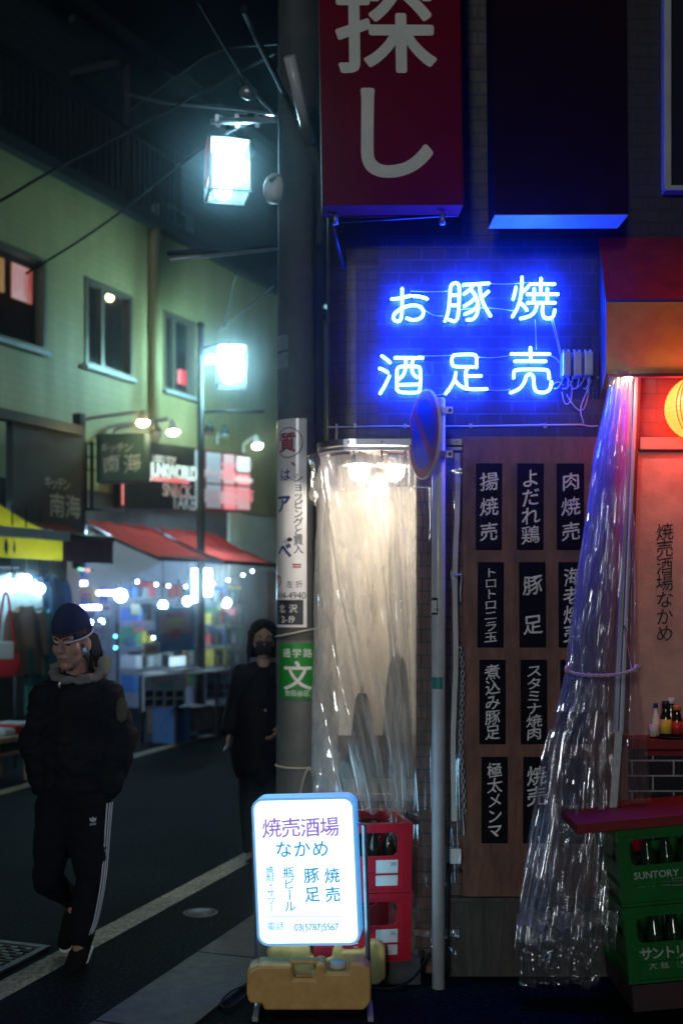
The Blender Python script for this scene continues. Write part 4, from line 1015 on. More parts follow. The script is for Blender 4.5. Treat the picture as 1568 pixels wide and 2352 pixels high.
# frame: two posts, hooks, feet
for s_, pt, pb in ((-1, (583, 1912), (594, 2300)), (1, (836, 1895), (848, 2316))):
    a, b_ = at(*pt, YQ + .06), at(*pb, YQ + .06); b_.z = .02
    MB().tube([a, b_], .0115, 4, smooth=False).build('post', M['galv'], sg)
    h_ = MB(); h_.tube([a, a + Vector((-s_ * .02, -.03, .012)), a + Vector((-s_ * .045, -.05, .004))], .006, 6); h_.build('hook', M['alu'], sg)
    MB().box(b_.x - .012, b_.x + .012, YQ - .16, YQ + .42, .0, .02).build('foot', M['galv'], sg)
MB().cyl((X(594, YQ + .06), YQ + .06, .03), (X(848, YQ + .06), YQ + .06, .03), .010, 8).build('cross_bar', M['galv'], sg)
# yellow water tanks used as weights
def tank(px0, px1, Y0, label):
    x0, x1 = X(px0, Y0), X(px1, Y0); L_ = x1 - x0; h = .205
    o = thing('water_tank', label, 'water tank', ((x0 + x1) / 2, Y0 + .07, .022), 'yellow water tanks')
    pf = [(0, .07), (.012, .03), (.07, .028), (.075, 0), (L_ - .03, 0), (L_, .035), (L_, h - .03), (L_ - .03, h), (L_ * .84, h), (L_ * .82, h * .80), (L_ * .645, h * .80), (L_ * .63, h * .98), (L_ * .56, h * .98), (L_ * .545, h * .66), (L_ * .375, h * .66), (L_ * .36, h * .95), (.05, h * .95), (.012, h * .86), (0, h * .8)]
    MB(Matrix.Translation((x0, 0, .022))).prism(pf, Y0, Y0 + .135).build('body', M['tank'], o, .013, 3)
    hb = MB(Matrix.Translation((x0, 0, .022))); hb.box(L_ * .34, L_ * .58, Y0 + .045, Y0 + .09, h * .90, h * 1.0); hb.build('handle', M['tank'], o, .008, 3)
    hb = MB(Matrix.Translation((x0, 0, .022))); hb.tube([(L_ * .40, Y0 + .03, h * .74), (L_ * .41, Y0 + .03, h * .69), (L_ * .53, Y0 + .03, h * .69)], .006, 8); hb.build('spout', M['tank'], o)
    MB().lathe([(.036, 0), (.036, .022), (.033, .026), (1e-6, .026)], (x0 + L_ * .735, Y0 + .068, .022 + h * .80 + .004), 26).build('cap', M['white'], o)
    return o
tank(566, 852, YQ - .09, 'front yellow water tank weighing down the lit stand sign')
tank(612, 886, YQ + .22, 'rear yellow water tank behind the stand sign posts')
jk = MB(); jk.lathe([(.05, 0), (.06, .05), (.055, .06), (1e-6, .06)], (X(600, 5.4), 5.4, .0), 16); jk.tube(smoothline([(X(596, 5.4), 5.4, .05), (X(585, 5.35), 5.35, .02), (X(560, 5.1), 5.1, .012), (X(520, 4.95), 4.95, .012), (X(500, 5.05), 5.05, .012), (X(540, 5.25), 5.25, .012), (X(590, 5.3), 5.3, .012)], 3), .006, 8)
tag(jk.build('cable_coil', M['wire']), 'black power cable looped on the road beside the stand sign', 'cable')
jc = MB(); jc.tube(smoothline([(X(850, 5.2), 5.25, .014), (X(900, 5.25), 5.22, .014), (X(950, 5.3), 5.3, .03), (X(985, 5.4), 5.38, .13)], 3), .006, 8)
tag(jc.build('power_lead', M['wire']), 'black lead running over the pavement toward the pillar', 'cable')
# ------------------------------------------------------------------ utility pole and street lantern
YU = 7.55; xu = X(690.5, YU)
up = thing('utility_pole', 'thick concrete utility pole with wrapped notices beside the bar corner', 'utility pole', (xu, YU, 0))
RU = lambda z: .160 - .002 * z
MB().tube([(xu, YU, z) for z in (-.05, 1, 2, 3, 4, 5, 6, 7, 8, 9)], [RU(z) for z in (0, 1, 2, 3, 4, 5, 6, 7, 8, 9)], 40).build('shaft', M['pole_concrete'], up)
def onpole(ang, z, off=0):
    r = RU(z) + off; return Vector((xu + r * math.sin(ang), YU - r * math.cos(ang), z))
def band(py, h=.012, off=.003, m=None, slope=0):
    z = Z(py, YU - .15)
    mb = MB(); n = 40
    vs = []
    for k in range(n):
        a = 2 * math.pi * k / n
        for zz in (z - h / 2 + slope * math.sin(a), z + h / 2 + slope * math.sin(a)): vs.append(tuple(onpole(a, zz, off)))
    mb.add(vs, [(2 * k, (2 * k + 2) % (2 * n), (2 * k + 3) % (2 * n), 2 * k + 1) for k in range(n)], smooth=True)
    return mb.build('strap', m or M['castiron'], up)
for py, h_ in ((235, .03), (262, .014), (303, .010), (411, .012), (548, .009), (785, .02), (803, .012), (868, .008), (955, .012), (1472, .01)): band(py, h_)
for q in (795, 835):
    zz = Z(q, YU); MB().grid(lambda u, v: onpole(R(-70 + 40 * u), zz - .05 + .1 * v, .004), 8, 1).build('number_plate', M['galv'], up)
zz0, zz1 = Z(2200, YU), Z(1472, YU - .15)
MB().grid(lambda u, v: onpole(R(-180 + 360 * u), zz0 + (zz1 - zz0) * v, .004), 40, 4).build('anti_poster_sheet', mat('grey_sheet', (.13, .14, .135), .6, vary=.25, vscale=8, bump=.6, bscale=70), up)
for q in (1505, 1560, 1590):
    MB().ball(onpole(R(62), Z(q, YU), .003), .010, 10).build('rivet', M['galv'], up)
MB().tube([onpole(R(80), Z(1545, YU), .0), onpole(R(80), Z(1545, YU), .035)], .02, 12).build('step_bolt', M['galv'], up)
# pale pipe cover leaning along the pole top, wires down the side
a, b = at(664, 128, 6.9), at(712, 330, 7.2); c = at(738, 395, 7.36)
MB().tube([a, b], .036, 14).build('pipe_cover', M['grey_paint'], up)
MB().tube([b, c, at(735, 560, 7.40)], .030, 12).build('pipe_cover', M['pole_concrete'], up)
MB().tube(smoothline([at(716, 395, 7.38), at(722, 800, 7.40), at(724, 1440, 7.40)]), .010, 8).build('riser_cable', M['wire'], up)
mb = MB()
mb.tube([onpole(R(-85), Z(275, YU), .0), at(488, 279, 8.7)], .022, 10)
arm1 = mb.build('lantern_arm', M['galv'], up)
for q, yq in ((500, 8.6), (545, 8.3), (590, 8.0)): MB().box(X(q, yq) - .014, X(q, yq) + .014, yq - .05, yq + .05, Z(285, yq), Z(268, yq)).build('clamp', M['steel'], arm1)
MB().tube([onpole(R(-85), Z(570, YU), .0), at(384, 581, 7.3)], .018, 4, smooth=False).build('bracket_arm', M['dark_metal'], up)
MB().tube([onpole(R(-80), Z(574, YU), .0), at(390, 597, 7.15)], .012, 6).build('bracket_arm', M['galv'], up)
dm = MB().lathe([(1e-6, -.11), (.05, -.10), (.075, -.05), (.075, .0), (.06, .05), (.02, .085), (1e-6, .09)], at(631, 428, 7.50), 22)
dmo = dm.build('bell_cover', M['white'], up)
MB().tube([onpole(R(-60), Z(412, YU), .005), at(620, 413, 7.40)], .012, 8).build('clamp', M['steel'], dmo)
for py, sl in ((1450, .035), (1757, 0.0)):
    z = Z(py, YU); mb = MB()
    mb.tube([onpole(2 * math.pi * k / 30, z + sl * math.sin(2 * math.pi * k / 30), .008) for k in range(30)], .007, 6, closed=True)
    if sl == 0:
        for s_ in (-1, 1): mb.tube(smoothline([onpole(R(20), z, .01), onpole(R(20 + 8 * s_), z - .03, .015), onpole(R(20 + 16 * s_), z - .11, .014), onpole(R(20 + 20 * s_), z - .19, .012)]), .007, 6)
    tag(mb.build('rope_tie', M['string']), ['pale rope looped round the utility pole above the green notice', 'pale rope tied in a bow low on the utility pole'][0 if sl else 1], 'rope', 'ropes on the utility pole')
def bend(mb, a0, off):
    r = .152 + off
    bm = bmesh.new(); vv = [bm.verts.new(p) for p in mb.v]
    for f in mb.f:
        try: bm.faces.new([vv[i] for i in f])
        except ValueError: pass
    xs = [p[0] for p in mb.v]; x = min(xs) + .011                       # cut into narrow slices so that the sheet can follow the round pole
    while x < max(xs):
        bmesh.ops.bisect_plane(bm, geom=bm.verts[:] + bm.edges[:] + bm.faces[:], plane_co=(x, 0, 0), plane_no=(1, 0, 0)); x += .011
    bm.verts.index_update(); mb.v = [tuple(v.co) for v in bm.verts]; mb.f = [tuple(v.index for v in f.verts) for f in bm.faces]; mb.sm = [False] * len(mb.f); bm.free()
    for i, (x, y, z) in enumerate(mb.v):
        rr = RU(z) + off - y; an = a0 + x / r; mb.v[i] = (xu + rr * math.sin(an), YU - rr * math.cos(an), z)
    return mb
adv = thing('pole_notice', 'tall white pawnshop notice wrapped round the utility pole', 'notice', onpole(R(-35), Z(1440, YU), .006))
za, zb_ = Z(1441, YU - .13), Z(962, YU - .13)
MB().grid(lambda u, v: onpole(R(-110 + 126 * u), za + (zb_ - za) * v, .006), 30, 12).build('sheet', mat('enamel_sheet', (.80, .80, .82), .22, vary=.1), adv)
def ptext(t, px, py, size, m, vertical=False, pitch=None, **k):
    an = math.asin(max(-1, min(1, (px - 690.5) / F * (YU - .12) / .158)))
    mb = letters(t, Matrix.Translation((0, 0, Z(py, YU - .13))), size, vertical, pitch, **k)
    return bend(mb, an, .008).build('lettering', m, adv)
MI = {'red': mat('notice_red', (.32, .03, .05), .5), 'navy': mat('notice_navy', (.015, .03, .15), .5), 'black': mat('notice_black', (.02, .022, .03), .5), 'orange': mat('notice_orange', (.5, .12, .02), .5)}
ptext('質', 661, 1016, .135, MI['red'], bold=.03)
rg = MB(); 
for k in range(36):
    a0, a1 = 2 * math.pi * k / 36, 2 * math.pi * (k + 1) / 36
    zc = Z(1017, YU - .13)
    rg.add([(r * math.cos(a), 0, zc + r * math.sin(a)) for r in (.094, .101) for a in (a0, a1)], [(0, 1, 3, 2)])
bend(rg, math.asin((664 - 690.5) / F * 7.43 / .158), .008).build('lettering', MI['red'], adv)
ptext('は', 657, 1090, .092, MI['navy'], bold=.012)
ptext('ア', 652, 1156, .13, MI['navy'], bold=.03)
ptext('べ', 655, 1264, .12, MI['navy'], bold=.03)
ptext('り', 642, 1335, .10, MI['orange'], bold=.03)
ptext('ショッピングと買入', 687, 1180, .066, MI['black'], True, .058, bold=.012)
ptext('、', 684, 1058, .08, MI['red'], bold=.04)
ptext('＝', 684, 1300, .07, MI['red'], bold=.04)
ptext('左折', 678, 1342, .050, MI['black'], pitch=.062)
ptext('3414-4940', 664, 1367, .062, MI['black'], pitch=.055)
zc0, zc1 = Z(1435, YU - .13), Z(1378, YU - .13)
MB().grid(lambda u, v: onpole(R(-100 + 108 * u), zc0 + (zc1 - zc0) * v, .0075), 24, 2).build('address_plate', MI['black'], adv)
ptext('北沢', 662, 1398, .058, M['ink_white'], pitch=.085, bold=.01)
for v in adv.children[-1].data.vertices: pass
ptext('2-19', 663, 1422, .062, M['ink_white'], pitch=.058, bold=.01)
bolt = MB().tube([onpole(R(-22), Z(1242, YU), .006), onpole(R(-22), Z(1242, YU), .03)], .013, 10).build('bolt', M['dark_metal'], adv)
grn = thing('school_route_sign', 'green school route sign with a large white character on the utility pole', 'sign', onpole(R(-5), Z(1605, YU), .008))
z0g, z1g = Z(1606, YU - .14), Z(1478, YU - .14)
def gshape():
    mb = MB(); w_ = .285; h_ = z1g - z0g; o = rrect(w_, h_, .022, 5); cxs = 0; 
    n = len(o); zc = (z0g + z1g) / 2
    # horizontal slices so that the plate follows the pole
    mb2 = MB(); NX = 24
    for i in range(NX):
        xs = [-w_ / 2 + w_ * (i + d) / NX for d in (0, 1)]
        def hh(x):
            e = abs(x) - (w_ / 2 - .022); return h_ / 2 - (.022 - math.sqrt(max(0, .022 ** 2 - e ** 2)) if e > 0 else 0)
        mb2.add([(xs[0], 0, zc - hh(xs[0])), (xs[1], 0, zc - hh(xs[1])), (xs[1], 0, zc + hh(xs[1])), (xs[0], 0, zc + hh(xs[0]))], [(0, 1, 2, 3)])
    return mb2
aG = math.asin((686 - 690.5) / F * 7.42 / .158)
bend(gshape(), aG, .008).build('plate', M['green_sign'], grn)
def gtext(t, px, py, size, pitch, bold=0):
    an = math.asin((px - 690.5) / F * (YU - .14) / .158)
    bend(letters(t, Matrix.Translation((0, 0, Z(py, YU - .14))), size, False, pitch, bold=bold), an, .0095).build('lettering', M['ink_white'], grn)
gtext('通学路', 684, 1500, .062, .070, .01); gtext('文', 685, 1552, .20, .2, .015); gtext('世田谷区', 684, 1592, .042, .042, .012)

# street lantern
def lantern(root, c, s, h, yaw, glassm):
    Ml = T(c, yaw)
    fr = MB(Ml); e = .018
    for sx in (-1, 1):
        for sy in (-1, 1): fr.box(sx * s - (e if sx > 0 else 0), sx * s + (e if sx < 0 else 0), sy * s - (e if sy > 0 else 0), sy * s + (e if sy < 0 else 0), -h, h)
    for z0 in (-h - .014, h):
        for sy in (-1, 1):
            fr.box(-s, s, sy * s - (e if sy > 0 else 0), sy * s + (e if sy < 0 else 0), z0, z0 + .014)
            fr.box(sy * s - (e if sy > 0 else 0), sy * s + (e if sy < 0 else 0), -s + e, s - e, z0, z0 + .014)
    fr.build('frame', M['dark_metal'], root)
    for k in range(4):
        MB(Ml @ Matrix.Rotation(R(90 * k), 4, 'Z')).box(-s + e, s - e, -s + .005, -s + .007, -h, h).build('glass_panel', M['lantern_pane'], root)
    MB(Ml).box(-s + e, s - e, -s + e, s - e, -h - .004, -h - .002).build('base_glass', M['lantern_pane'], root)
    MB(Ml).box(-s + e, s - e, -s + e, s - e, h, h + .006).build('reflector', M['white'], root)
    MB(Ml).ball((0, 0, 0), s * .46, 20, sz=1.55).build('bulb', glassm, root)
    MB(Ml).hexa([(-s, -s, h + .014), (s, -s, h + .014), (s, s, h + .014), (-s, s, h + .014)], [(-s * .25, -s * .25, h + .06), (s * .25, -s * .25, h + .06), (s * .25, s * .25, h + .06), (-s * .25, s * .25, h + .06)]).build('cap', M['capred'], root)
YLn = 8.7
l1 = thing('street_lantern', 'large glowing box lantern hung from the utility pole arm', 'street lamp', at(522, 478, YLn))
lantern(l1, at(523, 392, YLn), .160, .190, R(13), M['lantern'])
MB().cyl(at(523, 325, YLn), at(523, 278, 8.5), .01, 8).build('hanger', M['dark_metal'], l1)
MB(T(at(523, 392, YLn), R(13))).box(-.168, -.163, -.165, .11, -.11, .185).build('red_trim', M['capred'], l1)  # red strip standing in for a reflection on the lantern's edge

# far lamp post with its lantern
YF = 15.9; xf = X(461, YF)
l2 = thing('street_lantern', 'smaller box lantern on a thin dark post before the shops', 'street lamp', (xf, YF, 0))
MB().tube([(xf, YF, 0), (xf, YF, 2.2), (xf, YF, Z(752, YF))], [.075, .055, .045], 14).build('post', M['dark_metal'], l2)
MB().ball((xf, YF, Z(748, YF)), .06, 12).build('finial', M['dark_metal'], l2)
lantern(l2, at(531, 843, YF), .205, .26, R(10), M['lantern_far'])
MB().tube([(xf, YF, Z(800, YF)), at(500, 790, YF), at(531, 788, YF), at(531, 800, YF)], .022, 8).build('arm', M['dark_metal'], l2)
MB().tube([(xf, YF, Z(945, YF)), at(608, 945, YF)], .022, 8).build('banner_arm', M['dark_metal'], l2)
MB().ball(at(484, 825, YF - .1), .05, 12).build('side_lamp', M['lantern_far'], l2)
MB().ball(at(537, 800, YF - .2), .035, 12).build('top_lamp', M['lantern_far'], l2)

# ------------------------------------------------------------------ building across the lane
O2 = Vector((-4.0, 13.33)); ud = Vector((.4104, .9119)); nd = Vector((.9119, -.4104)); nO = nd.dot(O2)
Mf = Matrix(((ud.x, nd.x, 0, O2.x), (ud.y, nd.y, 0, O2.y), (0, 0, 1, 0), (0, 0, 0, 1)))      # local x along the facade, y out to the lane
def fp(px, py, v=0):
    a = (px - CX) / F; t = (v + nO) / (nd.x * a + nd.y); return Vector((a * t, t, H - (py - CY) / F * t))
def fu(px, v=0): p = fp(px, 0, v); return (p.xy - O2).dot(ud)
def fz(px, py, v=0): return fp(px, py, v).z
def L3(u, v, z): return Mf @ Vector((u, v, z))
fb = thing('shop_building', 'pale tiled building with dark upper storey across the lane', 'building', L3(3, -.5, 0))
wins = [(fu(105) - 1.75, fu(105)), (fu(195), fu(303)), (fu(375), fu(447))]
wz0, wz1 = 4.87, 6.02; ROOF = 7.1; U0, U1 = -5.0, 13.0; ZL = 3.25
mb = MB(Mf)
def fq(u0, u1, z0, z1): mb.add([(u0, 0, z0), (u1, 0, z0), (u1, 0, z1), (u0, 0, z1)], [(0, 1, 2, 3)], [[(u0, z0), (u1, z0), (u1, z1), (u0, z1)]])
fq(U0, U1, ZL, wz0); fq(U0, U1, wz1, ROOF)
e = [U0] + [q for w_ in wins for q in w_] + [U1]
for i in range(0, len(e), 2): fq(e[i], e[i + 1], wz0, wz1)
mb.build('tiled_wall', M['greenwall'], fb)
for i, (u0, u1) in enumerate(wins):
    f = MB(Mf); d = -.12; t = .05
    f.box(u0, u0 + t, d, .02, wz0, wz1); f.box(u1 - t, u1, d, .02, wz0, wz1); f.box(u0 + t, u1 - t, d, .02, wz0, wz0 + t); f.box(u0 + t, u1 - t, d, .02, wz1 - t, wz1)
    um = u0 + (u1 - u0) * .42; f.box(um - .035, um + .035, d, -.04, wz0 + t, wz1 - t)
    wo = f.build('window', M['frame'], fb)
    MB(Mf).box(u0 - .03, u1 + .03, 0, .07, wz0 - .05, wz0).build('sill', M['framegrey'], wo)
    MB(Mf).add([(u0 + t, -.06, wz0 + t), (u1 - t, -.06, wz0 + t), (u1 - t, -.06, wz1 - t), (u0 + t, -.06, wz1 - t)], [(0, 1, 2, 3)]).build('pane', M['film_far'], wo)
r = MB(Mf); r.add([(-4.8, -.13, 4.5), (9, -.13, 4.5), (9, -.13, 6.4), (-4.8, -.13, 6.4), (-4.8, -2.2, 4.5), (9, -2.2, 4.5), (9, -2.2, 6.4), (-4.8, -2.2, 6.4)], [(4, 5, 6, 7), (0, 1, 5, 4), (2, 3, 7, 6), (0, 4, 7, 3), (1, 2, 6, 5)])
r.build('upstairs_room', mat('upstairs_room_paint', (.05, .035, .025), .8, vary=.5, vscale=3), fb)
p = fp(252, 683, -.5)
wb = thing('ceiling_bulb', 'warm bulb glowing behind the middle upstairs window', 'lamp', p)
MB().ball(p, .055, 14).build('bulb', M['windowbulb'], wb); MB().cyl(p + Vector((0, 0, .04)), (p.x, p.y, 6.4), .01, 6).build('cord', M['wire'], wb)
po = thing('lit_poster', 'pink lit poster inside the upstairs window at the left edge', 'poster', fp(40, 690, -.7))
mb = MB(Mf); u0, u1 = fu(28, -.7), fu(74, -.7); z0, z1 = fz(50, 690, -.7), fz(50, 610, -.7)
mb.box(u0, u1, -.72, -.70, z0, z1); mb.build('sheet', emit('pink_sheet', (.8, .22, .14), .45), po)
mb = MB(Mf)
for k in range(4): mb.box(u0 + .05 + k * .09, u0 + .10 + k * .09, -.699, -.695, z0 + .08 + .06 * (k % 2), z1 - .05)
mb.build('print', emit('red_print', (.6, .02, .03), .5), po)
po2 = thing('lit_poster', 'yellow lit poster at the far left edge of the upstairs window', 'poster', fp(6, 690, -.7))
mb = MB(Mf); mb.box(fu(-12, -.7), fu(10, -.7), -.72, -.70, z0 + .02, z1); mb.build('sheet', emit('orange_sheet', (.8, .4, .1), .35), po2)
rd = thing('red_light_box', 'glowing red light box low in the upstairs window nearest the lamp post', 'sign', fp(430, 880, -.3))
mb = MB(Mf); mb.box(fu(415, -.3), fu(446, -.3), -.36, -.3, fz(430, 884, -.3), fz(430, 853, -.3)); mb.build('panel', emit('red_glow', (1, .02, .03), 1.2), rd)
MB(Mf).tube([(fu(346), .07, ZL), (fu(346), .07, ROOF)], .075, 12).build('drainpipe', M['greenwall'], fb)
MB(Mf).box(U0, U1, -1.4, .16, ROOF, ROOF + .16).build('roof_edge', M['dark'], fb)
mb = MB(Mf); mb.add([(U0, -1.3, ROOF), (U1, -1.3, ROOF), (U1, -1.3, 10.4), (U0, -1.3, 10.4)], [(0, 1, 2, 3)], [[(U0, 7), (U1, 7), (U1, 10.4), (U0, 10.4)]])
mb.build('upper_storey', M['upper'], fb)
MB(Mf).box(U0, U1, -2.2, -1.05, 10.4, 10.6).build('roof', M['dark'], fb)
rlg = MB(Mf)
for k in range(70): rlg.box(U0 + k * .13, U0 + k * .13 + .03, -.06, -.03, ROOF + .16, ROOF + 1.2)
rlg.box(U0, U0 + 9.1, -.08, -.01, ROOF + 1.2, ROOF + 1.26)
rlg.build('balcony_railing', M['dark_metal'], fb)
bf = MB(Mf); u0 = fu(296, -.3); z1 = fz(296, 132, -.3)
bf.box(u0 - .05, u0 + .05, -.35, -.25, ROOF + .16, z1); bf.box(u0 - 1.3, u0, -.35, -.25, z1 - .1, z1); bf.box(u0 - .05, u0 + .05, -1.3, -.35, z1 - .1, z1)
bf.build('balcony_frame', M['dark_metal'], fb)
ac = thing('air_conditioner', 'dim outdoor air conditioner on the upper balcony across the lane', 'air conditioner', L3(fu(372, -.6), -.6, ROOF + .16))
u0 = fu(362, -.6); MB(Mf).box(u0, u0 + .8, -.75, -.45, ROOF + .2, ROOF + .8).build('case', M['framegrey'], ac, .02)
MB(Mf).box(u0 + .08, u0 + .55, -.45, -.44, ROOF + .26, ROOF + .74).build('grille', M['dark_metal'], ac)
# ground floor: piers, rooms
piers = [(-4.9, -4.7), (-.42, -.05), (1.22, 1.5), (5.35, 5.7), (8.5, 9.0)]
for a, b in piers: MB(Mf).box(a, b, -.25, .02, 0, ZL).build('pier', M['dark'] if a < 1 else M['cream'], fb)
MB(Mf).box(U0, 5.35, -.2, -.02, 2.78, ZL).build('shop_fascia', mat('shop_fascia_paint', (.11, .10, .10), .6, vary=.3), fb)
MB(Mf).box(5.35, U1, -.2, -.02, 2.3, ZL).build('shop_fascia', M['cream'], fb)
MB(Mf).box(5.7, U1, -.2, -.04, 0, 2.3).build('shutter', M['framegrey'], fb)
rm_ = MB(Mf); rm_.add([(-4.7, -2.6, 0), (5.5, -2.6, 0), (5.5, -2.6, 2.8), (-4.7, -2.6, 2.8)], [(0, 1, 2, 3)])
for u in (-.2, 1.36, 5.5): rm_.add([(u, -2.6, 0), (u, -.26, 0), (u, -.26, 2.8), (u, -2.6, 2.8)], [(0, 1, 2, 3)])
rm_.add([(-4.7, -2.6, 2.79), (5.5, -2.6, 2.79), (5.5, -.2, 2.79), (-4.7, -.2, 2.79)], [(0, 1, 2, 3)])
rm_.build('shop_room', mat('shop_room_paint', (.45, .47, .50), .7, vary=.3), fb)

# signs on the facade
gb = thing('shop_banner', 'tall dark grey banner board with pale katakana on the facade', 'banner', fp(110, 1225, .55))
u0, u1 = fu(30, .55), fu(188, .55); z0, z1 = fz(110, 1228, .55), fz(110, 985, .55)
MB(Mf).box(u0, u1, .45, .55, z0, z1).build('board', M['signgrey'], gb)
def ftext(t, px, py, v, size, m, parent, vertical=False, pitch=None, **k):
    p = fp(px, py, v); return letters(t, Mf @ Matrix.Translation((fu(px, v), v, p.z)), size, vertical, pitch, **k).build('lettering', m, parent)
ftext('キッチン', 132, 1110, .556, .16, M['lightgrey'], gb, pitch=.115, bold=.01)
ftext('南海', 150, 1162, .556, .30, M['lightgrey'], gb, pitch=.30, bold=.01)
MB(Mf).box(u1 + .01, u1 + .11, .40, .52, 2.2, fz(188, 950, .5)).build('post', M['dark_metal'], gb)
MB(Mf).box(U0, u1, .42, .58, z1 + .005, z1 + .12).build('top_rail', M['dark_metal'], gb)
# green box sign facing up the lane
gs = thing('box_sign', 'dark green box sign with pale brush lettering projecting over the red awnings', 'sign', at(280, 1107, 14.4))
Yg = 14.3; Mgs = T((X(276, Yg), Yg, Z(1051, Yg)), R(-9))
wg2, hg2 = 117 * Yg / F, 112 * Yg / F
MB(Mgs).box(-wg2 / 2, wg2 / 2, 0, .22, -hg2 / 2, hg2 / 2).build('cabinet', M['signgreen'], gs, .01)
letters('キッチン', Mgs @ Matrix.Translation((-.05, -.003, hg2 * .21)), .13, False, .105, slant=.12, wob=.05).build('lettering', M['lightgrey'], gs)
letters('南海', Mgs @ Matrix.Translation((.02, -.003, -hg2 * .12)), .25, False, .27, slant=.2, wob=.09, bold=-.004).build('lettering', M['lightgrey'], gs)
lad = MB()
for q in (196, 211): lad.box(X(q, Yg + .1) - .022, X(q, Yg + .1) + .022, Yg + .08, Yg + .13, Z(1170, Yg), Z(1012, Yg))
for q in (1016, 1046, 1076): lad.box(X(186, Yg + .1), X(219, Yg + .1), Yg + .085, Yg + .125, Z(q + 3, Yg), Z(q, Yg))
lad.box(X(186, Yg), X(285, Yg), Yg + .08, Yg + .13, Z(1172, Yg), Z(1166, Yg))
lad.build('mount_frame', M['dark_metal'], gs)
# lamps on arms
SL = [(185, 968, 335, 943, 328, 958, 14.0, 'spot'), (243, 985, 388, 962, 397, 980, 14.9, 'spotcool'), (262, 990, 352, 966, 360, 985, 14.7, None), (465, 1000, 478, 970, 480, 982, 16.4, None), (500, 1000, 514, 978, 515, 990, 16.9, None), (560, 1020, 588, 1000, 590, 1014, 17.6, 'spotcool')]
names = ['hooded lamp with a warm mouth on the long arm over the green sign', 'bright arm lamp right of the green sign', 'unlit arm lamp behind the green sign', 'unlit arm lamp just right of the lamp post', 'second unlit arm lamp right of the lamp post', 'bright arm lamp nearest the utility pole']
for (x0, y0, x1, y1, hx, hy, Yd, em), nm in zip(SL, names):
    o = thing('sign_lamp', nm, 'lamp', at(hx, hy, Yd), 'arm lamps above the shop signs')
    MB().tube(smoothline([at(x0, y0 + 20, Yd + .3), at(x0, y0, Yd + .3), at(x0 + 8, y0 - 6, Yd + .25), at(x1, y1, Yd)]), .022, 8).build('arm', M['framegrey'], o)
    p = at(hx, hy, Yd); d = Vector((.1, -.25, -.96)).normalized(); q = Vector((0, 0, 1)).rotation_difference(-d).to_matrix().to_4x4()
    mb = MB(Matrix.Translation(p) @ q); mb.lathe([(.085, -.075), (.04, .05), (.028, .09), (1e-6, .095)], (0, 0, 0), 18); mb.build('hood', M['dark_metal'] if em != 'spotcool' else M['framegrey'], o)
    mb = MB(Matrix.Translation(p) @ q); mb.lathe([(1e-6, -.105), (.05, -.10), (.078, -.076)], (0, 0, 0), 18); mb.build('bulb', M[em] if em else M['white'], o)
# shop sign board
js = thing('signboard', 'long black signboard with white and red lettering over the shops', 'sign', at(360, 1168, 15.6))
A_, B_ = at(275, 1168, 15.2), at(446, 1168, 16.15)
def board(px0, px1, Y0, Y1, pyt0, pyt1, pyb0, pyb1, th=.14):
    a = [at(px0, pyb0, Y0), at(px1, pyb1, Y1), at(px1, pyt1, Y1), at(px0, pyt0, Y0)]
    dv = Vector((a[1].y - a[0].y, -(a[1].x - a[0].x), 0)).normalized() * -th
    return a, [p + dv for p in a]
a, b = board(275, 446, 15.2, 16.15, 1008, 1028, 1168, 1172)
MB().hexa(a, b).build('cabinet', mat('board_black', (.025, .022, .022), .5, vary=.3), js)
def bM(a, w_frac, h_frac, off=-.006):
    """matrix with x along the board, z up, at a fraction of its face"""
    o = a[0].lerp(a[1], w_frac); t = a[3].lerp(a[2], w_frac); p = o.lerp(t, h_frac); xd = (a[1] - a[0]); xd.z = 0; xd.normalize()
    nv = Vector((xd.y, -xd.x, 0)); p = p + nv * -off * 1
    return Matrix(((xd.x, -nv.x, 0, p.x), (xd.y, -nv.y, 0, p.y), (0, 0, 1, p.z), (0, 0, 0, 1)))
litw = emit('lit_white_letters', (.8, 1.0, .9), 1.0); litr = emit('lit_red', (1, .02, .05), .8); litrd = emit('dim_red', (.6, .02, .03), .25); litpink = emit('lit_pink', (.9, .30, .28), .55)
letters('JUNKWORLD', bM(a, .715, .60), .27, False, .128, bold=.03, sx=.60).build('lettering', litw, js)
letters('USED TOY', bM(a, .585, .77), .13, False, .082, bold=.02, sx=.75).build('lettering', emit('cream_letters', (.9, .8, .6), .6), js)
letters('SNACK', bM(a, .76, .31), .25, False, .15, bold=.02, sx=.7).build('lettering', litrd, js)
letters('TAKE', bM(a, .85, .13), .28, False, .16, bold=.0, sx=.65).build('lettering', emit('dim_white', (.6, .8, .9), .25), js)
mb = MB(bM(a, .5, .46)); mb.box(-.12, .55, -.002, .002, -.03, .035); mb.build('underline', litr, js)
mb = MB(bM(a, .03, .0)); mb.box(-.01, .02, -.002, .002, .05, .60); mb.build('edge_stripe', litr, js)
rs2 = thing('signboard', 'red and white panelled signboard right of the black one', 'sign', at(520, 1172, 16.5))
a, b = board(446.5, 576, 16.18, 16.85, 1029, 1046, 1172, 1176)
MB().hexa(a, b).build('cabinet', mat('board_red', (.30, .015, .02), .5), rs2)
cols = [(0.02, .08, .02, .98, emit('pale_strip', (.7, .75, .8), .35)), (.10, .13, .03, .97, M['white'])]
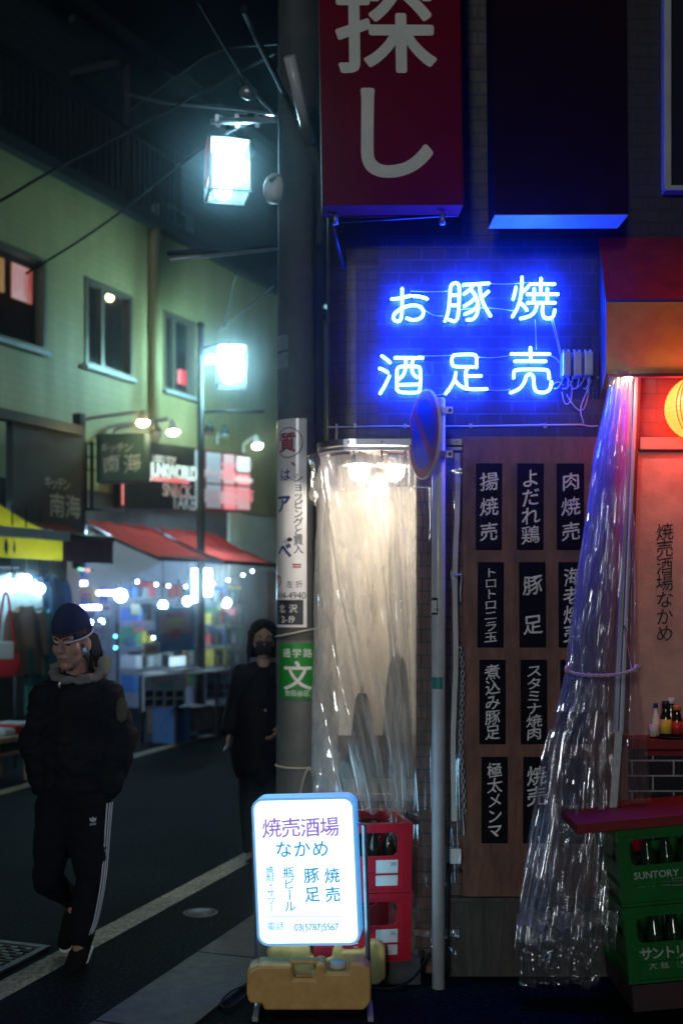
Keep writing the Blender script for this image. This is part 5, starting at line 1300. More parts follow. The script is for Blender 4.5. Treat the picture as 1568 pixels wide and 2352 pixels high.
for f0, f1, g0_, g1_, m_ in ((.01, .09, .03, .97, emit('pale_strip', (.6, .7, .8), .22)), (.12, .15, .03, .97, emit('pale_strip', (.6, .5, .6), .2)), (.20, .46, .46, .97, emit('dark_red_panel', (.4, .02, .04), .25)), (.20, .46, .05, .43, emit('grey_pink_panel', (.5, .3, .35), .25)), (.50, .70, .46, .97, litpink), (.50, .72, .04, .43, litr), (.74, .98, .70, .96, litw), (.74, .98, .46, .67, litr), (.74, .98, .04, .43, litpink)):
    m0 = bM(a, f0, g0_, -.004); m1 = bM(a, f1, g1_, -.004)
    p0, p1 = m0.translation, m1.translation
    MB().add([p0, (p1.x, p1.y, p0.z), p1, (p0.x, p0.y, p1.z)], [(0, 1, 2, 3)]).build('panel', m_, rs2)
for t, wf, hf, sz, m_ in (('ゲーム', .33, .62, .17, litpink), ('買取', .33, .24, .22, litrd), ('高', .60, .68, .28, litr), ('中古', .86, .30, .20, litr), ('買取', .61, .22, .20, litpink), ('おもちゃ', .86, .56, .10, litw), ('レトロ', .86, .82, .12, litrd)):
    letters(t, bM(a, wf, hf, -.010), sz, False, sz * .9, bold=.03).build('lettering', m_, rs2)

# awnings across the lane
def awn(name, label, u0, u1, v0, v1, zb_, zf, m, skew=0, val=.0, vm=None, thick=.02, fl=None):
    o = thing(name, label, 'awning', L3((u0 + u1) / 2, v0, zf), 'awnings across the lane')
    MB(Mf).grid(lambda a, b: (u0 + (u1 - u0) * a + skew * b, v0 + (v1 - v0) * b, zb_ + (zf - zb_) * b - .05 * math.sin(math.pi * b) + .015 * math.sin(a * 25)), 30, 10).build('canvas', m, o)
    MB(Mf).tube([(u0 + skew, v1, zf), (u1 + skew, v1, zf)], .03, 8).build('front_bar', M['dark_metal'], o)
    for u in (u0, u1): MB(Mf).tube([(u + .02, v0, zb_ - .1), (u + skew, v1, zf - .02)], .022, 6).build('arm', M['dark_metal'], o)
    if val: MB(Mf).grid(lambda a, b: (u0 + (u1 - u0) * a + skew, v1 + .01 * math.sin(a * 30), zf - .03 - val * b), 30, 3).build('valance', vm or m, o)
    if fl: MB(Mf).add([(u0, v0, zb_ - .05), (u0 + skew, v1, zf - .05), (u0 + skew, v0 + .4, zf - .35), (u0, v0, zf - .35)], [(0, 1, 2, 3)]).build('side_flap', fl, o)
    return o
awn('awning', 'faded red awning left of the thin lamp post', 1.5, 3.0, .12, 1.25, 2.84, 2.33, M['awn_r'], fl=M['flap'])
awn('awning', 'faded red awning between the lamp post and the utility pole', 3.12, 4.75, .12, 1.25, 2.84, 2.33, M['awn_r'])
awn('awning', 'maroon awning between the yellow and the red awnings', -.55, .5, .5, 1.25, 2.72, 2.52, M['awn_m'], val=.26, vm=M['awn_m'])
ya = awn('awning', 'yellow awning over the clothes stall at the left edge', -4.2, -.62, .4, 1.4, 2.95, 2.50, M['awn_y'], val=.24, vm=M['awn_y'])
MB(Mf).box(-4.2, -.58, 1.36, 1.46, 2.44, 2.54).build('gutter_bar', M['framegrey'], ya)
mb = MB(Mf); u = fu(18, 1.45)
mb.lathe([(1e-6, -.09), (.028, -.03), (.032, .02), (1e-6, .09)], (u, 1.43, 2.34), 10, sy=.3); mb.lathe([(1e-6, -.07), (.02, -.02), (1e-6, .08)], (u + .12, 1.43, 2.34), 10, sy=.3); mb.build('leaf_print', M['dark'], ya)
ptl = thing('clear_sheet', 'clear plastic weather sheet hung under the red awnings', 'curtain', L3(3.1, 1.1, .7))
MB(Mf).grid(lambda a, b: (1.6 + 3.1 * a, 1.05 + .010 * math.sin(a * 30 + 2 * b) + .02 * noise.noise(Vector((a * 8, b * 5, 1))), 2.35 - 1.5 * b), 120, 30).build('sheet', M['film_far'], ptl)

# shop lights
def lightglobe(px, py, v, r, m, label, grp='lamps in the shops across the lane'):
    p = fp(px, py, v); o = thing('shop_lamp', label, 'lamp', p, grp)
    MB().ball(p, r, 14).build('globe', m, o)
    MB().cyl(p + Vector((0, 0, r * .8)), (p.x, p.y, 2.8), .008, 6).build('cord', M['wire'], o)
for px, py, v, r, m, lb in ((277, 1368, .0, .085, 'tubelight', 'large white globe lamp in the violet lit shop'), (374, 1390, .3, .06, 'tubelight', 'white globe lamp left above the shop poster'), (430, 1381, .3, .06, 'tubelight', 'white globe lamp right above the shop poster'), (520, 1385, .3, .065, 'tubelight', 'white globe lamp right of the upright light panels'), (563, 1358, -.2, .045, 'tubelight', 'small globe lamp near the utility pole'), (572, 1372, -.3, .035, 'tubelight', 'smallest globe lamp beside the utility pole'), (28, 1345, 1.15, .06, 'tubelight', 'white globe lamp among the hanging clothes at the left edge'), (60, 1332, 1.1, .055, 'tubelight', 'white globe lamp over the blue clothes'), (92, 1352, 1.05, .05, 'tubelight', 'third white globe lamp in the clothes stall'), (208, 1430, -.6, .03, 'tubelight', 'tiny white lamp in the violet lit shop'), (233, 1428, -.6, .035, 'tubelight', 'pinkish tiny lamp in the violet lit shop')):
    lightglobe(px, py, v, r, M[m], lb)
lp = thing('glow_sign', 'pair of tall white light panels under the red awning', 'lit sign', fp(468, 1381, .6))
for a, b, y0, y1 in ((447, 470, 1307, 1382), (474, 486, 1307, 1368)):
    MB(Mf).box(fu(a, .6), fu(b, .6), .56, .6, fz(a, y1, .6), fz(a, y0, .6)).build('panel', M['tubelight'], lp)
vl = thing('tube_lamp', 'violet tube lamps at the back of the narrow shop', 'lamp', fp(235, 1370, -2))
for k, (a, b, py) in enumerate(((180, 215, 1340), (225, 295, 1362), (178, 230, 1395))):
    p, q = fp(a, py, -1.6 + .3 * k), fp(b, py, -1.6 + .3 * k); MB().tube([p, q], .03, 8).build('tube', M['tubeblue'], vl)
tl = thing('tube_lamp', 'long tube lamp on the ceiling of the clothes stall', 'lamp', L3(-2, -.4, 2.72))
MB(Mf).tube([(-3.6, -.3, 2.72), (-.8, -.3, 2.72)], .025, 8).build('tube', M['tubelight'], tl)
tl = thing('tube_lamp', 'long tube lamp on the ceiling of the shop under the red awnings', 'lamp', L3(3, -1, 2.72))
MB(Mf).tube([(2.0, -1.0, 2.72), (4.9, -1.0, 2.72)], .025, 8).build('tube', M['tubelight'], tl)
ld = thing('light_string', 'string of tiny blue lamps hanging in the violet lit shop', 'string lights', fp(265, 1500, .2))
MB().tube([fp(265, 1400, .2), fp(266, 1500, .2)], .006, 6).build('cord', M['wire'], ld)
for py in (1462, 1488): MB().ball(fp(265, py, .2), .022, 10).build('bulb', emit('cyan_led', (.1, .7, 1), 8), ld)
ld = thing('light_string', 'row of tiny coloured bulbs along the maroon awning edge', 'string lights', fp(190, 1308, .9))
MB().tube([fp(170, 1306, .9), fp(215, 1310, .9)], .006, 6).build('cord', M['wire'], ld)
for k, c in enumerate(((.2, 1, .6), (.4, 1, .4), (1, .2, .3), (1, .5, .3))): MB().ball(fp(182 + k * 7, 1307 + k, .9), .02, 10).build('bulb', emit('small_bulb', c, 1.5), ld)
# shelves with boxed goods
gm = [mat('goods_' + n_, c, .6, vary=.3, vscale=20) for n_, c in (('white', (.55, .58, .6)), ('blue', (.05, .15, .4)), ('dark', (.03, .03, .04)), ('yellow', (.5, .4, .05)), ('green', (.06, .22, .12)), ('red', (.4, .05, .05)), ('grey', (.2, .22, .25)))]
def shelf(u0, u1, v, zs_, label, nb):
    o = thing('shelf_unit', label, 'shelf', L3((u0 + u1) / 2, v, 0), 'shelves in the shops')
    for z in zs_: MB(Mf).box(u0, u1, v - .35, v, z - .025, z).build('board', M['galv'], o)
    for u in (u0, u1 - .03): MB(Mf).box(u, u + .03, v - .35, v - .32, 0, max(zs_) + .3).build('upright', M['dark_metal'], o)
    for j, z in enumerate(zs_):
        for i in range(nb):
            w_ = (u1 - u0) / nb; h_ = rnd.uniform(.10, .26); a = u0 + i * w_ + .015
            b = MB(Mf).box(a, a + w_ * rnd.uniform(.6, .92), v - .28, v - rnd.uniform(.0, .06), z + .001, z + h_).build('goods_box', rnd.choice(gm))
            tag(b, 'small boxed goods on the %s' % label, 'box', 'boxed goods on the %s' % label)
shelf(0.05, 1.15, -1.2, (.5, .85, 1.2, 1.55), 'shelf in the violet lit shop', 6)
shelf(1.7, 2.6, -.9, (.5, .85, 1.2, 1.55, 1.9), 'shelf left in the shop under the red awnings', 6)
shelf(3.5, 5.2, -.5, (.45, .8, 1.15, 1.5, 1.85), 'shelf right in the shop under the red awnings', 9)
shelf(fu(484, .3), fu(556, .3), .35, (.5, .82, 1.14, 1.46, 1.78), 'front shelf between the lamp post and the woman', 9)
shelf(.08, 1.1, -2.1, (1.0, 1.35, 1.7, 2.05), 'back shelf of the violet lit shop', 7)
shelf(1.75, 5.1, -2.1, (1.0, 1.4, 1.8, 2.2), 'back shelf of the shop under the red awnings', 14)
for k, (px, py, c, w_) in enumerate(((318, 1440, (.5, .12, .1), 22), (300, 1475, (.08, .2, .45), 18), (312, 1400, (.55, .5, .2), 20), (505, 1400, (.1, .3, .2), 20), (545, 1420, (.5, .4, .1), 18), (225, 1440, (.35, .1, .4), 22), (195, 1380, (.2, .25, .6), 18), (245, 1400, (.6, .6, .65), 20))):
    v = .12; o = thing('price_card', ['red', 'blue', 'cream', 'green', 'yellow', 'violet', 'pale blue', 'white'][k] + ' card hung in the shop window, %s' % ['left of the poster', 'low left of the poster', 'high left of the poster', 'right of the lamp post', 'nearest the woman', 'in the violet lit shop', 'at the left of the violet lit shop', 'right in the violet lit shop'][k], 'card', fp(px, py, v), 'cards hung in the shop windows')
    hw = w_ / 2; cdm = mat('card_paper', c, .6, vary=.3, vscale=30)
    MB(Mf).box(fu(px - hw, v), fu(px + hw, v), v - .01, v, fz(px, py + hw * 1.2, v), fz(px, py - hw * 1.2, v)).build('sheet', cdm, o)
    MB(Mf).box(fu(px - hw * .7, v), fu(px + hw * .7, v), v + .001, v + .004, fz(px, py + hw * .1, v), fz(px, py - hw * .7, v)).build('print', rnd.choice(gm), o)
    MB(Mf).tube([(fu(px, v), v - .005, fz(px, py - hw * 1.2, v)), (fu(px, v), v - .005, 2.75)], .003, 5).build('string', M['wire'], o)
for lb, a_, b_, m_, n_ in (('string of small white lamps draped across the shop under the red awnings', (300, 1330, .5), (600, 1300, .5), 'tubelight', 9), ('string of small white lamps low in the shop under the red awnings', (330, 1455, -.3), (560, 1450, -.3), 'tubelight', 6)):  # bulbs added as reflection dots in the plastic sheets
    o = thing('light_string', lb, 'string lights', fp(*a_)); p0, p1 = fp(*a_), fp(*b_); ln = sag(p0, p1, .18, 24); MB().tube(ln, .006, 5).build('cord', M['wire'], o)
    for k in range(n_): MB().ball(ln[int((k + .5) * 24 / n_)] - Vector((0, 0, .02)), .017, 10).build('bulb', M[m_], o)
for k, (u0, w_, h_, c) in enumerate(((2.7, .4, .38, 2), (3.2, .35, .5, 6), (3.7, .5, .32, 3), (1.6, .35, .45, 1))):
    bx = MB(Mf).box(u0, u0 + w_, 1.05, 1.4, .002, h_).build('floor_box', gm[c], None, .01)
    tag(bx, 'plain carton before the shop, %s' % ['just right of the laptop table', 'the tallest of the four', 'the widest, toward the utility pole', 'left of the laptop table'][k], 'carton', 'cartons in front of the shop')
# poster, notice, laptop, price boards
ps = thing('shop_poster', 'large poster with red and yellow rows over blue under the red awning', 'poster', fp(402, 1497, .9))
Mp0 = lambda px, py, v: Mf @ Matrix.Translation((fu(px, v), v, fz(px, py, v)))
def fboard(px0, px1, py0, py1, v, m, parent, nm, th=.012):
    c = (px0 + px1) / 2
    return MB(Mf).box(fu(px0, v), fu(px1, v), v - th, v, fz(c, py1, v), fz(c, py0, v)).build(nm, m, parent)
pb = mat('poster_blue', (.03, .22, .55), .5, vary=.2)
fboard(358, 446, 1396, 1497, .9, pb, ps, 'sheet')
fboard(366, 437, 1408, 1456, .906, mat('poster_pink', (.65, .30, .28), .5), ps, 'print_field')
for k, (c, t) in enumerate((((.6, .03, .04), 'おもちゃ'), ((.7, .5, .05), '高価買取'), ((.7, .55, .1), '何でも'), ((.6, .04, .05), '大募集'))):
    letters(t, Mp0(402, 1414 + 12.5 * k, .912), .10, False, .10, bold=.03).build('lettering', mat('poster_print', c, .5), ps)
letters('まずはご相談', Mp0(395, 1466, .906), .075, False, .07, bold=.02).build('lettering', mat('poster_print', (.7, .2, .2), .5), ps)
sp_ = thing('paper_notice', 'small white notice with red print left of the shop poster', 'notice', fp(350, 1506, .95))
fboard(330, 368, 1476, 1506, .95, M['labelwhite'], sp_, 'sheet'); letters('買取中', Mp0(349, 1492, .955), .09, False, .085, bold=.02).build('lettering', mat('notice_print', (.55, .04, .06), .5), sp_)
lt = thing('laptop', 'open laptop with a bright screen on the shop table', 'laptop', fp(407, 1535, 1.0))
fboard(387, 428, 1506, 1532, 1.0, M['black'], lt, 'lid'); fboard(389, 426, 1508, 1530, 1.004, emit('screen', (.55, .85, 1), 1.3), lt, 'screen')
MB(Mf).box(fu(380, 1.05), fu(430, 1.05), 1.0, 1.3, fz(407, 1540, 1.05), fz(407, 1536, 1.05)).build('keyboard', M['galv'], lt)
tb = thing('table', 'low shop table draped with grey cloth under the price boards', 'table', fp(385, 1660, 1.0))
zt_ = fz(407, 1541, 1.05)
MB(Mf).box(fu(335, 1), fu(440, 1), .85, 1.45, zt_ - .03, zt_ - .003).build('tabletop', M['framegrey'], tb)
for du in (.03, fu(440, 1) - fu(335, 1) - .07):
    for v in (.88, 1.4): MB(Mf).box(fu(335, 1) + du, fu(335, 1) + du + .04, v, v + .04, 0, zt_ - .03).build('leg', M['dark_metal'], tb)
MB(Mf).box(fu(345, 1) , fu(430, 1), .95, 1.38, .12, .42).build('lower_shelf', mat('brown_goods', (.14, .12, .11), .7, vary=.4), tb)
pbm = mat('price_board_white', (.42, .47, .58), .5, vary=.2); pdk = mat('price_board_dark', (.02, .025, .05), .5)
def priceboard(px0, px1, py0, py1, v, label):
    o = thing('price_board', label, 'price board', fp((px0 + px1) / 2, py1, v), 'price boards in front of the shop')
    fboard(px0, px1, py0, py1, v, pbm, o, 'board', .03)
    n = 4
    for r_ in range(2):
        for c_ in range(n):
            a = px0 + (px1 - px0) * (c_ + .14) / n; b = px0 + (px1 - px0) * (c_ + .86) / n; y = py0 + (py1 - py0) * (.48 + .26 * r_)
            fboard(a, b, y, y + (py1 - py0) * .19, v + .004, pdk, o, 'picture', .003)
    for r_, t in enumerate(('中古おもちゃ', '一個百円')):
        letters(t, Mp0((px0 + px1) / 2, py0 + (py1 - py0) * (.14 + .18 * r_), v + .003), .09, False, .10, bold=.02).build('lettering', mat('price_print', ((.5, .06, .1), (.05, .3, .3))[r_], .5), o)
priceboard(331, 424, 1550, 1627, 1.5, 'white price board with dark squares in front of the laptop table')
priceboard(474, 530, 1540, 1606, 1.2, 'white price board with dark squares right of the lamp post')
# clothes stall
ra = thing('clothes_rail', 'metal clothes rail under the yellow awning', 'clothes rail', L3(-2, .9, 0))
MB(Mf).tube([(-4.0, .9, 2.15), (-.75, .9, 2.15)], .016, 8).build('rail', M['steel'], ra)
for u in (-3.9, -.8): MB(Mf).tube([(u, .9, 0), (u, .9, 2.15)], .016, 8).build('upright', M['steel'], ra)
def garment(px, top, wd, ln, m, label, v=.9, yaw=0):
    u = fu(px, v); zt0 = top
    o = thing('garment', label, 'garment', L3(u, v, zt0 - ln), 'clothes on the rail')
    Mg_ = Mf @ Matrix.Translation((u, v, zt0)) @ Matrix.Rotation(R(yaw), 4, 'Z')
    def body(a, b):
        th = 2 * math.pi * a; wv = wd * (.42 + .16 * b) * (1 - .45 * max(0, .12 - b) / .12); dv = .07 + .03 * b + .02 * math.sin(5 * th + 3 * b)
        return (wv * math.cos(th) + .01 * math.sin(9 * th), dv * math.sin(th), -ln * b - .04 * abs(math.cos(th)))
    MB(Mg_).grid(body, 40, 14).build('body', m, o)
    for s_ in (-1, 1): MB(Mg_).tube(smoothline([(s_ * wd * .38, 0, -.07), (s_ * wd * .52, .01, -.2), (s_ * wd * .56, .02, -ln * .75)]), [.055] * 2 + [.05] * 8 if False else .055, 10).build('sleeve', m, o)
    MB(Mg_).tube([(0, 0, -.05), (0, 0, .03), (.02, 0, .05)], .005, 6).build('hanger_hook', M['steel'], o)
for px, wd, ln, m, lb, v in ((8, .42, .75, 'whitecloth', 'pale garment at the left end of the clothes rail', .95), (40, .45, .8, 'whitecloth', 'white shirt hanging between pale and blue clothes', .9), (78, .46, .95, 'bluecloth', 'bright blue coat on the clothes rail', .85), (112, .48, 1.0, 'bluecloth', 'blue coat nearest the dark pier', .8), (88, .5, 1.1, 'tealcloth', 'teal coat hanging lower behind the walking man', 1.2), (58, .4, .7, 'browncloth', 'brown jacket hanging above the stall table', 1.25)):
    garment(px, 2.1 if v < 1.1 else 1.75, wd, ln, M[m], lb, v, rnd.uniform(-25, 25))
bg = thing('shoulder_bag', 'red shoulder bag hanging at the left edge of the stall', 'bag', fp(14, 1545, 1.4))
p = fp(14, 1520, 1.4); Mb_ = Matrix.Translation(p)
MB(Mb_).lathe([(.02, -.16), (.13, -.13), (.15, -.02), (.13, .08), (.02, .10)], (0, 0, 0), 16, sy=.45).build('body', M['redcloth'], bg)
MB(Mb_).tube(smoothline([(-.1, 0, .06), (-.06, 0, .45), (0, 0, .78), (.05, 0, .45), (.1, 0, .06)]), .014, 6).build('strap', M['redcloth'], bg)
cbx = MB(T(fp(8, 1492, 1.42), R(20))).box(-.12, .10, -.04, .04, -.10, .08).build('printed_pouch', M['whitecloth'], None, .02); tag(cbx, 'pale printed pouch hanging above the red bag', 'pouch')
stb = thing('stall_table', 'low wooden stall table with folded goods at the left edge', 'table', fp(20, 1790, 1.5))
zt2 = fz(25, 1690, 1.5)
MB(Mf).box(fu(-60, 1.5), fu(58, 1.5), 1.1, 1.6, zt2 - .05, zt2).build('tabletop', M['woodbox'], stb)
for u in (fu(-55, 1.5), fu(52, 1.5)):
    for v in (1.13, 1.52): MB(Mf).box(u, u + .06, v, v + .06, 0, zt2 - .05).build('leg', M['woodbox'], stb)
MB(Mf).box(fu(-55, 1.5), fu(55, 1.5), 1.14, 1.56, .28, .31).build('lower_shelf', M['woodbox'], stb)
for i, (px, m, z) in enumerate(((8, 'whitecloth', zt2), (30, 'redcloth', zt2), (46, 'whitecloth', zt2), (6, 'tealcloth', .311), (28, 'bluecloth', .311), (44, 'redcloth', .311))):
    u = fu(px, 1.4); b = MB(Mf).box(u - .10, u + .08, 1.2, 1.5, z + .001, z + .07 + .02 * (i % 3)).build('folded_cloth', M[m], None, .02, 3)
    tag(b, ['folded pale cloth on the stall table top at the left edge', 'folded red cloth on the stall table top', 'folded pale cloth on the right end of the stall table top', 'folded teal cloth on the lower stall shelf', 'folded blue cloth on the lower stall shelf', 'folded red cloth on the lower stall shelf'][i], 'cloth', 'folded cloths on the stall')

# lit signs and a building far down the lane
fbld = thing('far_building', 'dark building closing the far end of the lane', 'building', (1.5, 27, 0))
MB().box(-3.5, 14, 26.6, 30, 0, 9).build('wall', M['dark'], fbld)
for lab, px0, px1, py0, py1, Y_, c, st_, cat in (('tall cyan lit sign glimpsed between the utility pole and the corner', 728, 753, 702, 862, 24.0, (.25, .85, .95), 1.6, 'lit sign'), ('red and yellow lit sign glimpsed beside the curtain corner', 726, 770, 1164, 1264, 22.0, (.95, .45, .10), .9, 'lit sign'), ('orange lit sign low beside the curtain corner', 730, 770, 1338, 1402, 20.0, (1, .25, .03), .9, 'lit sign'), ('violet banner glimpsed beside the curtain corner', 728, 750, 985, 1060, 23.0, (.3, .03, .25), .25, 'lit sign'), ('small yellow lit sign above the violet banner', 731, 739, 880, 922, 23.5, (.9, .75, .03), 1.0, 'lit sign')):
    o = thing('lane_sign', lab, cat, at((px0 + px1) / 2, py1, Y_), 'lit signs far down the lane')
    p, q = at(px0, py1, Y_), at(px1, py0, Y_)
    MB().box(p.x, q.x, Y_, Y_ + .15, p.z, q.z).build('panel', emit('lane_glow', c, st_), o)
    MB().box(p.x - .02, q.x + .02, Y_ + .152, Y_ + .2, p.z - .02, q.z + .02).build('backing', M['dark_metal'], o)
    MB().cyl((q.x - .02, Y_ + .18, 0), (q.x - .02, Y_ + .18, p.z), .03, 8).build('post', M['dark_metal'], o)
    mb = MB()
    for k in range(3):
        zz = p.z + (q.z - p.z) * (.2 + .28 * k); mb.box(p.x + (q.x - p.x) * .2, q.x - (q.x - p.x) * .2, Y_ - .004, Y_ - .001, zz, zz + (q.z - p.z) * .12)
    mb.build('print', emit('lane_print', (min(1, c[0] * 1.2), c[1] * .2, c[2] * .3), st_ * .9), o)

# overhead wires
WIRES = [('dark wire crossing the pale wall at the left edge', [at(-120, 520, 9), at(0, 463, 9), at(115, 392, 9.5), at(300, 300, 10.5), at(633, 120, 8)], .012),
         ('dark wire crossing above the upstairs windows', [at(60, 628, 10), at(180, 555, 10), at(290, 478, 10.2), at(470, 330, 9), at(633, 250, 7.6)], .010),
         ('thin wire between the thin lamp post and the utility pole', [at(505, 760, 15.5), at(560, 715, 12), at(633, 655, 7.7)], .010),
         ('thin wire dropping to the far lantern', [at(545, 610, 13), at(528, 700, 15), at(512, 755, 15.8)], .010),
         ('dark cable slanting up to the left from the pole top', [at(455, 0, 5.5), at(530, 130, 6.3), at(585, 215, 7.0), at(633, 262, 7.5)], .012),
         ('second dark cable beside the pale pipe cover', [at(560, 20, 5.6), at(600, 110, 6.4), at(655, 218, 7.38)], .020),
         ('thin cable curving across the dark sky', [at(300, 252, 12), at(350, 215, 11), at(420, 165, 10), at(500, 110, 9), at(640, 100, 7.5)], .009),
         ('glinting spliced cable reaching across to the balcony', [at(290, 215, 13), at(360, 232, 11), at(430, 241, 9.5), at(520, 246, 8.5), at(633, 262, 7.5)], .014)]
for lb, pts, r in WIRES:
    tag(MB().tube(smoothline(pts, 3), r, 6).build('overhead_wire', M['wire'] if 'glint' not in lb else M['steel']), lb, 'wire', 'overhead wires')
sb = thing('cable_closure', 'pale cable joint hanging on the wires left of the utility pole', 'cable joint', at(570, 212, 6.85))
MB().ball(at(570, 212, 6.85), .042, 14, sx=1.3).build('body', M['galv'], sb)
for d in (-1, 1): MB().tube([at(570 + 14 * d, 212 + 10 * d, 6.85), at(570 + 22 * d, 212 + 22 * d, 6.9)], .012, 8).build('lead', M['wire'], sb)

# ------------------------------------------------------------------ people
def blob(parts, voxel, name, m, parent, smooth=3):
    mb = MB()
    for p in parts:
        if p[0] == 'c':
            _, a, ra, b, rb = p; a, b = Vector(a), Vector(b); L_ = (b - a).length
            n = max(2, int(L_ / .015)); pts = [a.lerp(b, k / n) for k in range(n + 1)]; rr = [ra + (rb - ra) * k / n for k in range(n + 1)]
            mb.tube(pts, rr, 16); mb.ball(a, ra, 16); mb.ball(b, rb, 16)
        else:
            _, c, rx, ry, rz = p[:5]; Mx = p[5] if len(p) > 5 else I4
            vs = []; fs = []; n = 20
            for i in range(13):
                for k in range(n):
                    th = math.pi * (.001 + .998 * i / 12); ph = 2 * math.pi * k / n
                    vs.append(Vector(c) + Mx.to_3x3() @ Vector((rx * math.sin(th) * math.cos(ph), ry * math.sin(th) * math.sin(ph), rz * math.cos(th))))
            for i in range(12):
                for k in range(n): fs.append((i * n + k, i * n + (k + 1) % n, (i + 1) * n + (k + 1) % n, (i + 1) * n + k))
            fs += [tuple(range(n)), tuple(range(13 * n - 1, 12 * n - 1, -1))]
            mb.add(vs, fs)
    o = mb.build(name, m, None, weld=False)
    r = o.modifiers.new('r', 'REMESH'); r.mode = 'VOXEL'; r.voxel_size = voxel; r.use_smooth_shade = True
    s_ = o.modifiers.new('s', 'SMOOTH'); s_.factor = .6; s_.iterations = smooth
    dg = bpy.context.evaluated_depsgraph_get(); dg.update()
    me = bpy.data.meshes.new_from_object(o.evaluated_get(dg)); old = o.data
    o.modifiers.clear(); o.data = me; me.name = name; bpy.data.meshes.remove(old)
    for p in me.polygons: p.use_smooth = True
    if not me.materials: me.materials.append(m)
    if parent is not None: put(o, parent)
    return o
def head_parts(Mh, s=1.0):
    P = lambda x, y, z: Mh @ Vector((x * s, y * s, z * s))
    return [('e', P(0, .012, .052), .079 * s, .098 * s, .088 * s, Mh), ('e', P(0, -.028, -.032), .062 * s, .066 * s, .080 * s, Mh), ('e', P(0, -.062, -.092), .030 * s, .026 * s, .022 * s, Mh),
            ('e', P(.042, -.052, -.012), .030 * s, .032 * s, .034 * s, Mh), ('e', P(-.042, -.052, -.012), .030 * s, .032 * s, .034 * s, Mh),
            ('c', P(0, -.086, .030), .011 * s, P(0, -.112, -.014), .015 * s), ('e', P(.012, -.098, -.018), .010 * s, .010 * s, .009 * s, Mh), ('e', P(-.012, -.098, -.018), .010 * s, .010 * s, .009 * s, Mh),
            ('c', P(-.045, -.074, .042), .014 * s, P(-.012, -.086, .036), .012 * s), ('c', P(.045, -.074, .042), .014 * s, P(.012, -.086, .036), .012 * s),
            ('c', P(-.018, -.087, -.052), .010 * s, P(.018, -.087, -.052), .010 * s),
            ('e', P(.080, .012, .0), .012 * s, .022 * s, .034 * s, Mh), ('e', P(-.080, .012, .0), .012 * s, .022 * s, .034 * s, Mh)]
def face_bits(Mh, root_body, s=1.0, mouth=True, brow=None):
    for sx in (-1, 1):
        mb = MB(Mh @ Matrix.Scale(s, 4)); mb.lathe([(1e-6, -.0045), (.012, -.002), (.014, 0), (.012, .0025), (1e-6, .0045)], (sx * .033, -.0835, .012), 14, sy=.45); mb.build('eye', M['eye'], root_body)
        mb = MB(Mh @ Matrix.Scale(s, 4)); mb.tube([(sx * .015, -.097, .034), (sx * .033, -.092, .042), (sx * .052, -.078, .038)], .0038, 6); mb.build('eyebrow', brow or M['hair'], root_body)
    if mouth:
        mb = MB(Mh @ Matrix.Scale(s, 4)); mb.tube([(-.024, -.088, -.053), (-.010, -.0965, -.0515), (.010, -.0965, -.0515), (.024, -.088, -.053)], .0035, 6); mb.build('mouth', M['lip'], root_body)
def hand_parts(wrist, d, side, curl=.35, s=1.0):
    """relaxed hand hanging along d: palm, four unequal bent fingers, thumb leaving the side of the palm"""
    d = Vector(d).normalized(); ax = Vector(side).normalized(); ax = (ax - d * ax.dot(d)).normalized(); nrm = d.cross(ax)
    w0 = Vector(wrist); pc = w0 + d * .05 * s
    Mx = Matrix((ax, nrm, d)).transposed()
    out = [('e', pc, .040 * s, .017 * s, .054 * s, Mx.to_4x4()), ('c', w0 - d * .04, .026 * s, w0 + d * .02, .024 * s)]
    for k, L_ in enumerate((.070, .080, .074, .058)):
        b = w0 + d * .092 * s + ax * (.030 - .020 * k) * s
        k1 = b + (d * math.cos(curl * .6) + nrm * math.sin(curl * .6)) * L_ * .45 * s
        k2 = k1 + (d * math.cos(curl * 1.5) + nrm * math.sin(curl * 1.5)) * L_ * .32 * s
        k3 = k2 + (d * math.cos(curl * 2.4) + nrm * math.sin(curl * 2.4)) * L_ * .25 * s
        out += [('c', b - d * .02 * s, .0098 * s, k1, .0088 * s), ('c', k1, .0088 * s, k2, .0080 * s), ('c', k2, .0080 * s, k3, .0068 * s)]
    t0 = w0 + d * .030 * s + ax * .032 * s; t1 = t0 + (d * .75 + ax * .55 + nrm * .3).normalized() * .038 * s; t2 = t1 + (d * .95 + ax * .1 + nrm * .3).normalized() * .03 * s
    out += [('c', t0, .013 * s, t1, .011 * s), ('c', t1, .011 * s, t2, .009 * s)]
    return out
# --- walking man
YM = 5.74
def q(px, py, dy=0): return at(px, py, YM) + Vector((0, dy, 0))
man = thing('person', 'man in navy beanie, black jacket and striped track trousers walking down the lane', 'person', (X(190, YM), YM, 0))
fd = Vector((-.34, -.94, 0)).normalized()
Mh = Matrix.Translation(q(166, 1481, 0)) @ Vector((0, -1, 0)).rotation_difference(fd).to_matrix().to_4x4() @ Matrix.Rotation(R(6), 4, 'X')
sM = 1.06
hipL, hipR = q(130, 1836, .02), q(208, 1836, .0)
kL, aL, tL = q(118, 2012, -.08), q(154, 2096, .17), q(148, 2146, .06)
kR, aR, tR = q(212, 2010, -.02), q(190, 2160, -.04), q(182, 2188, -.17)
shL, shR = q(98, 1590, .0), q(252, 1590, .03)
elL, elR = q(78, 1705, .03), q(272, 1705, .07)
wrL, wrR = q(100, 1800, .0), q(243, 1806, .0)
bp = head_parts(Mh, sM)
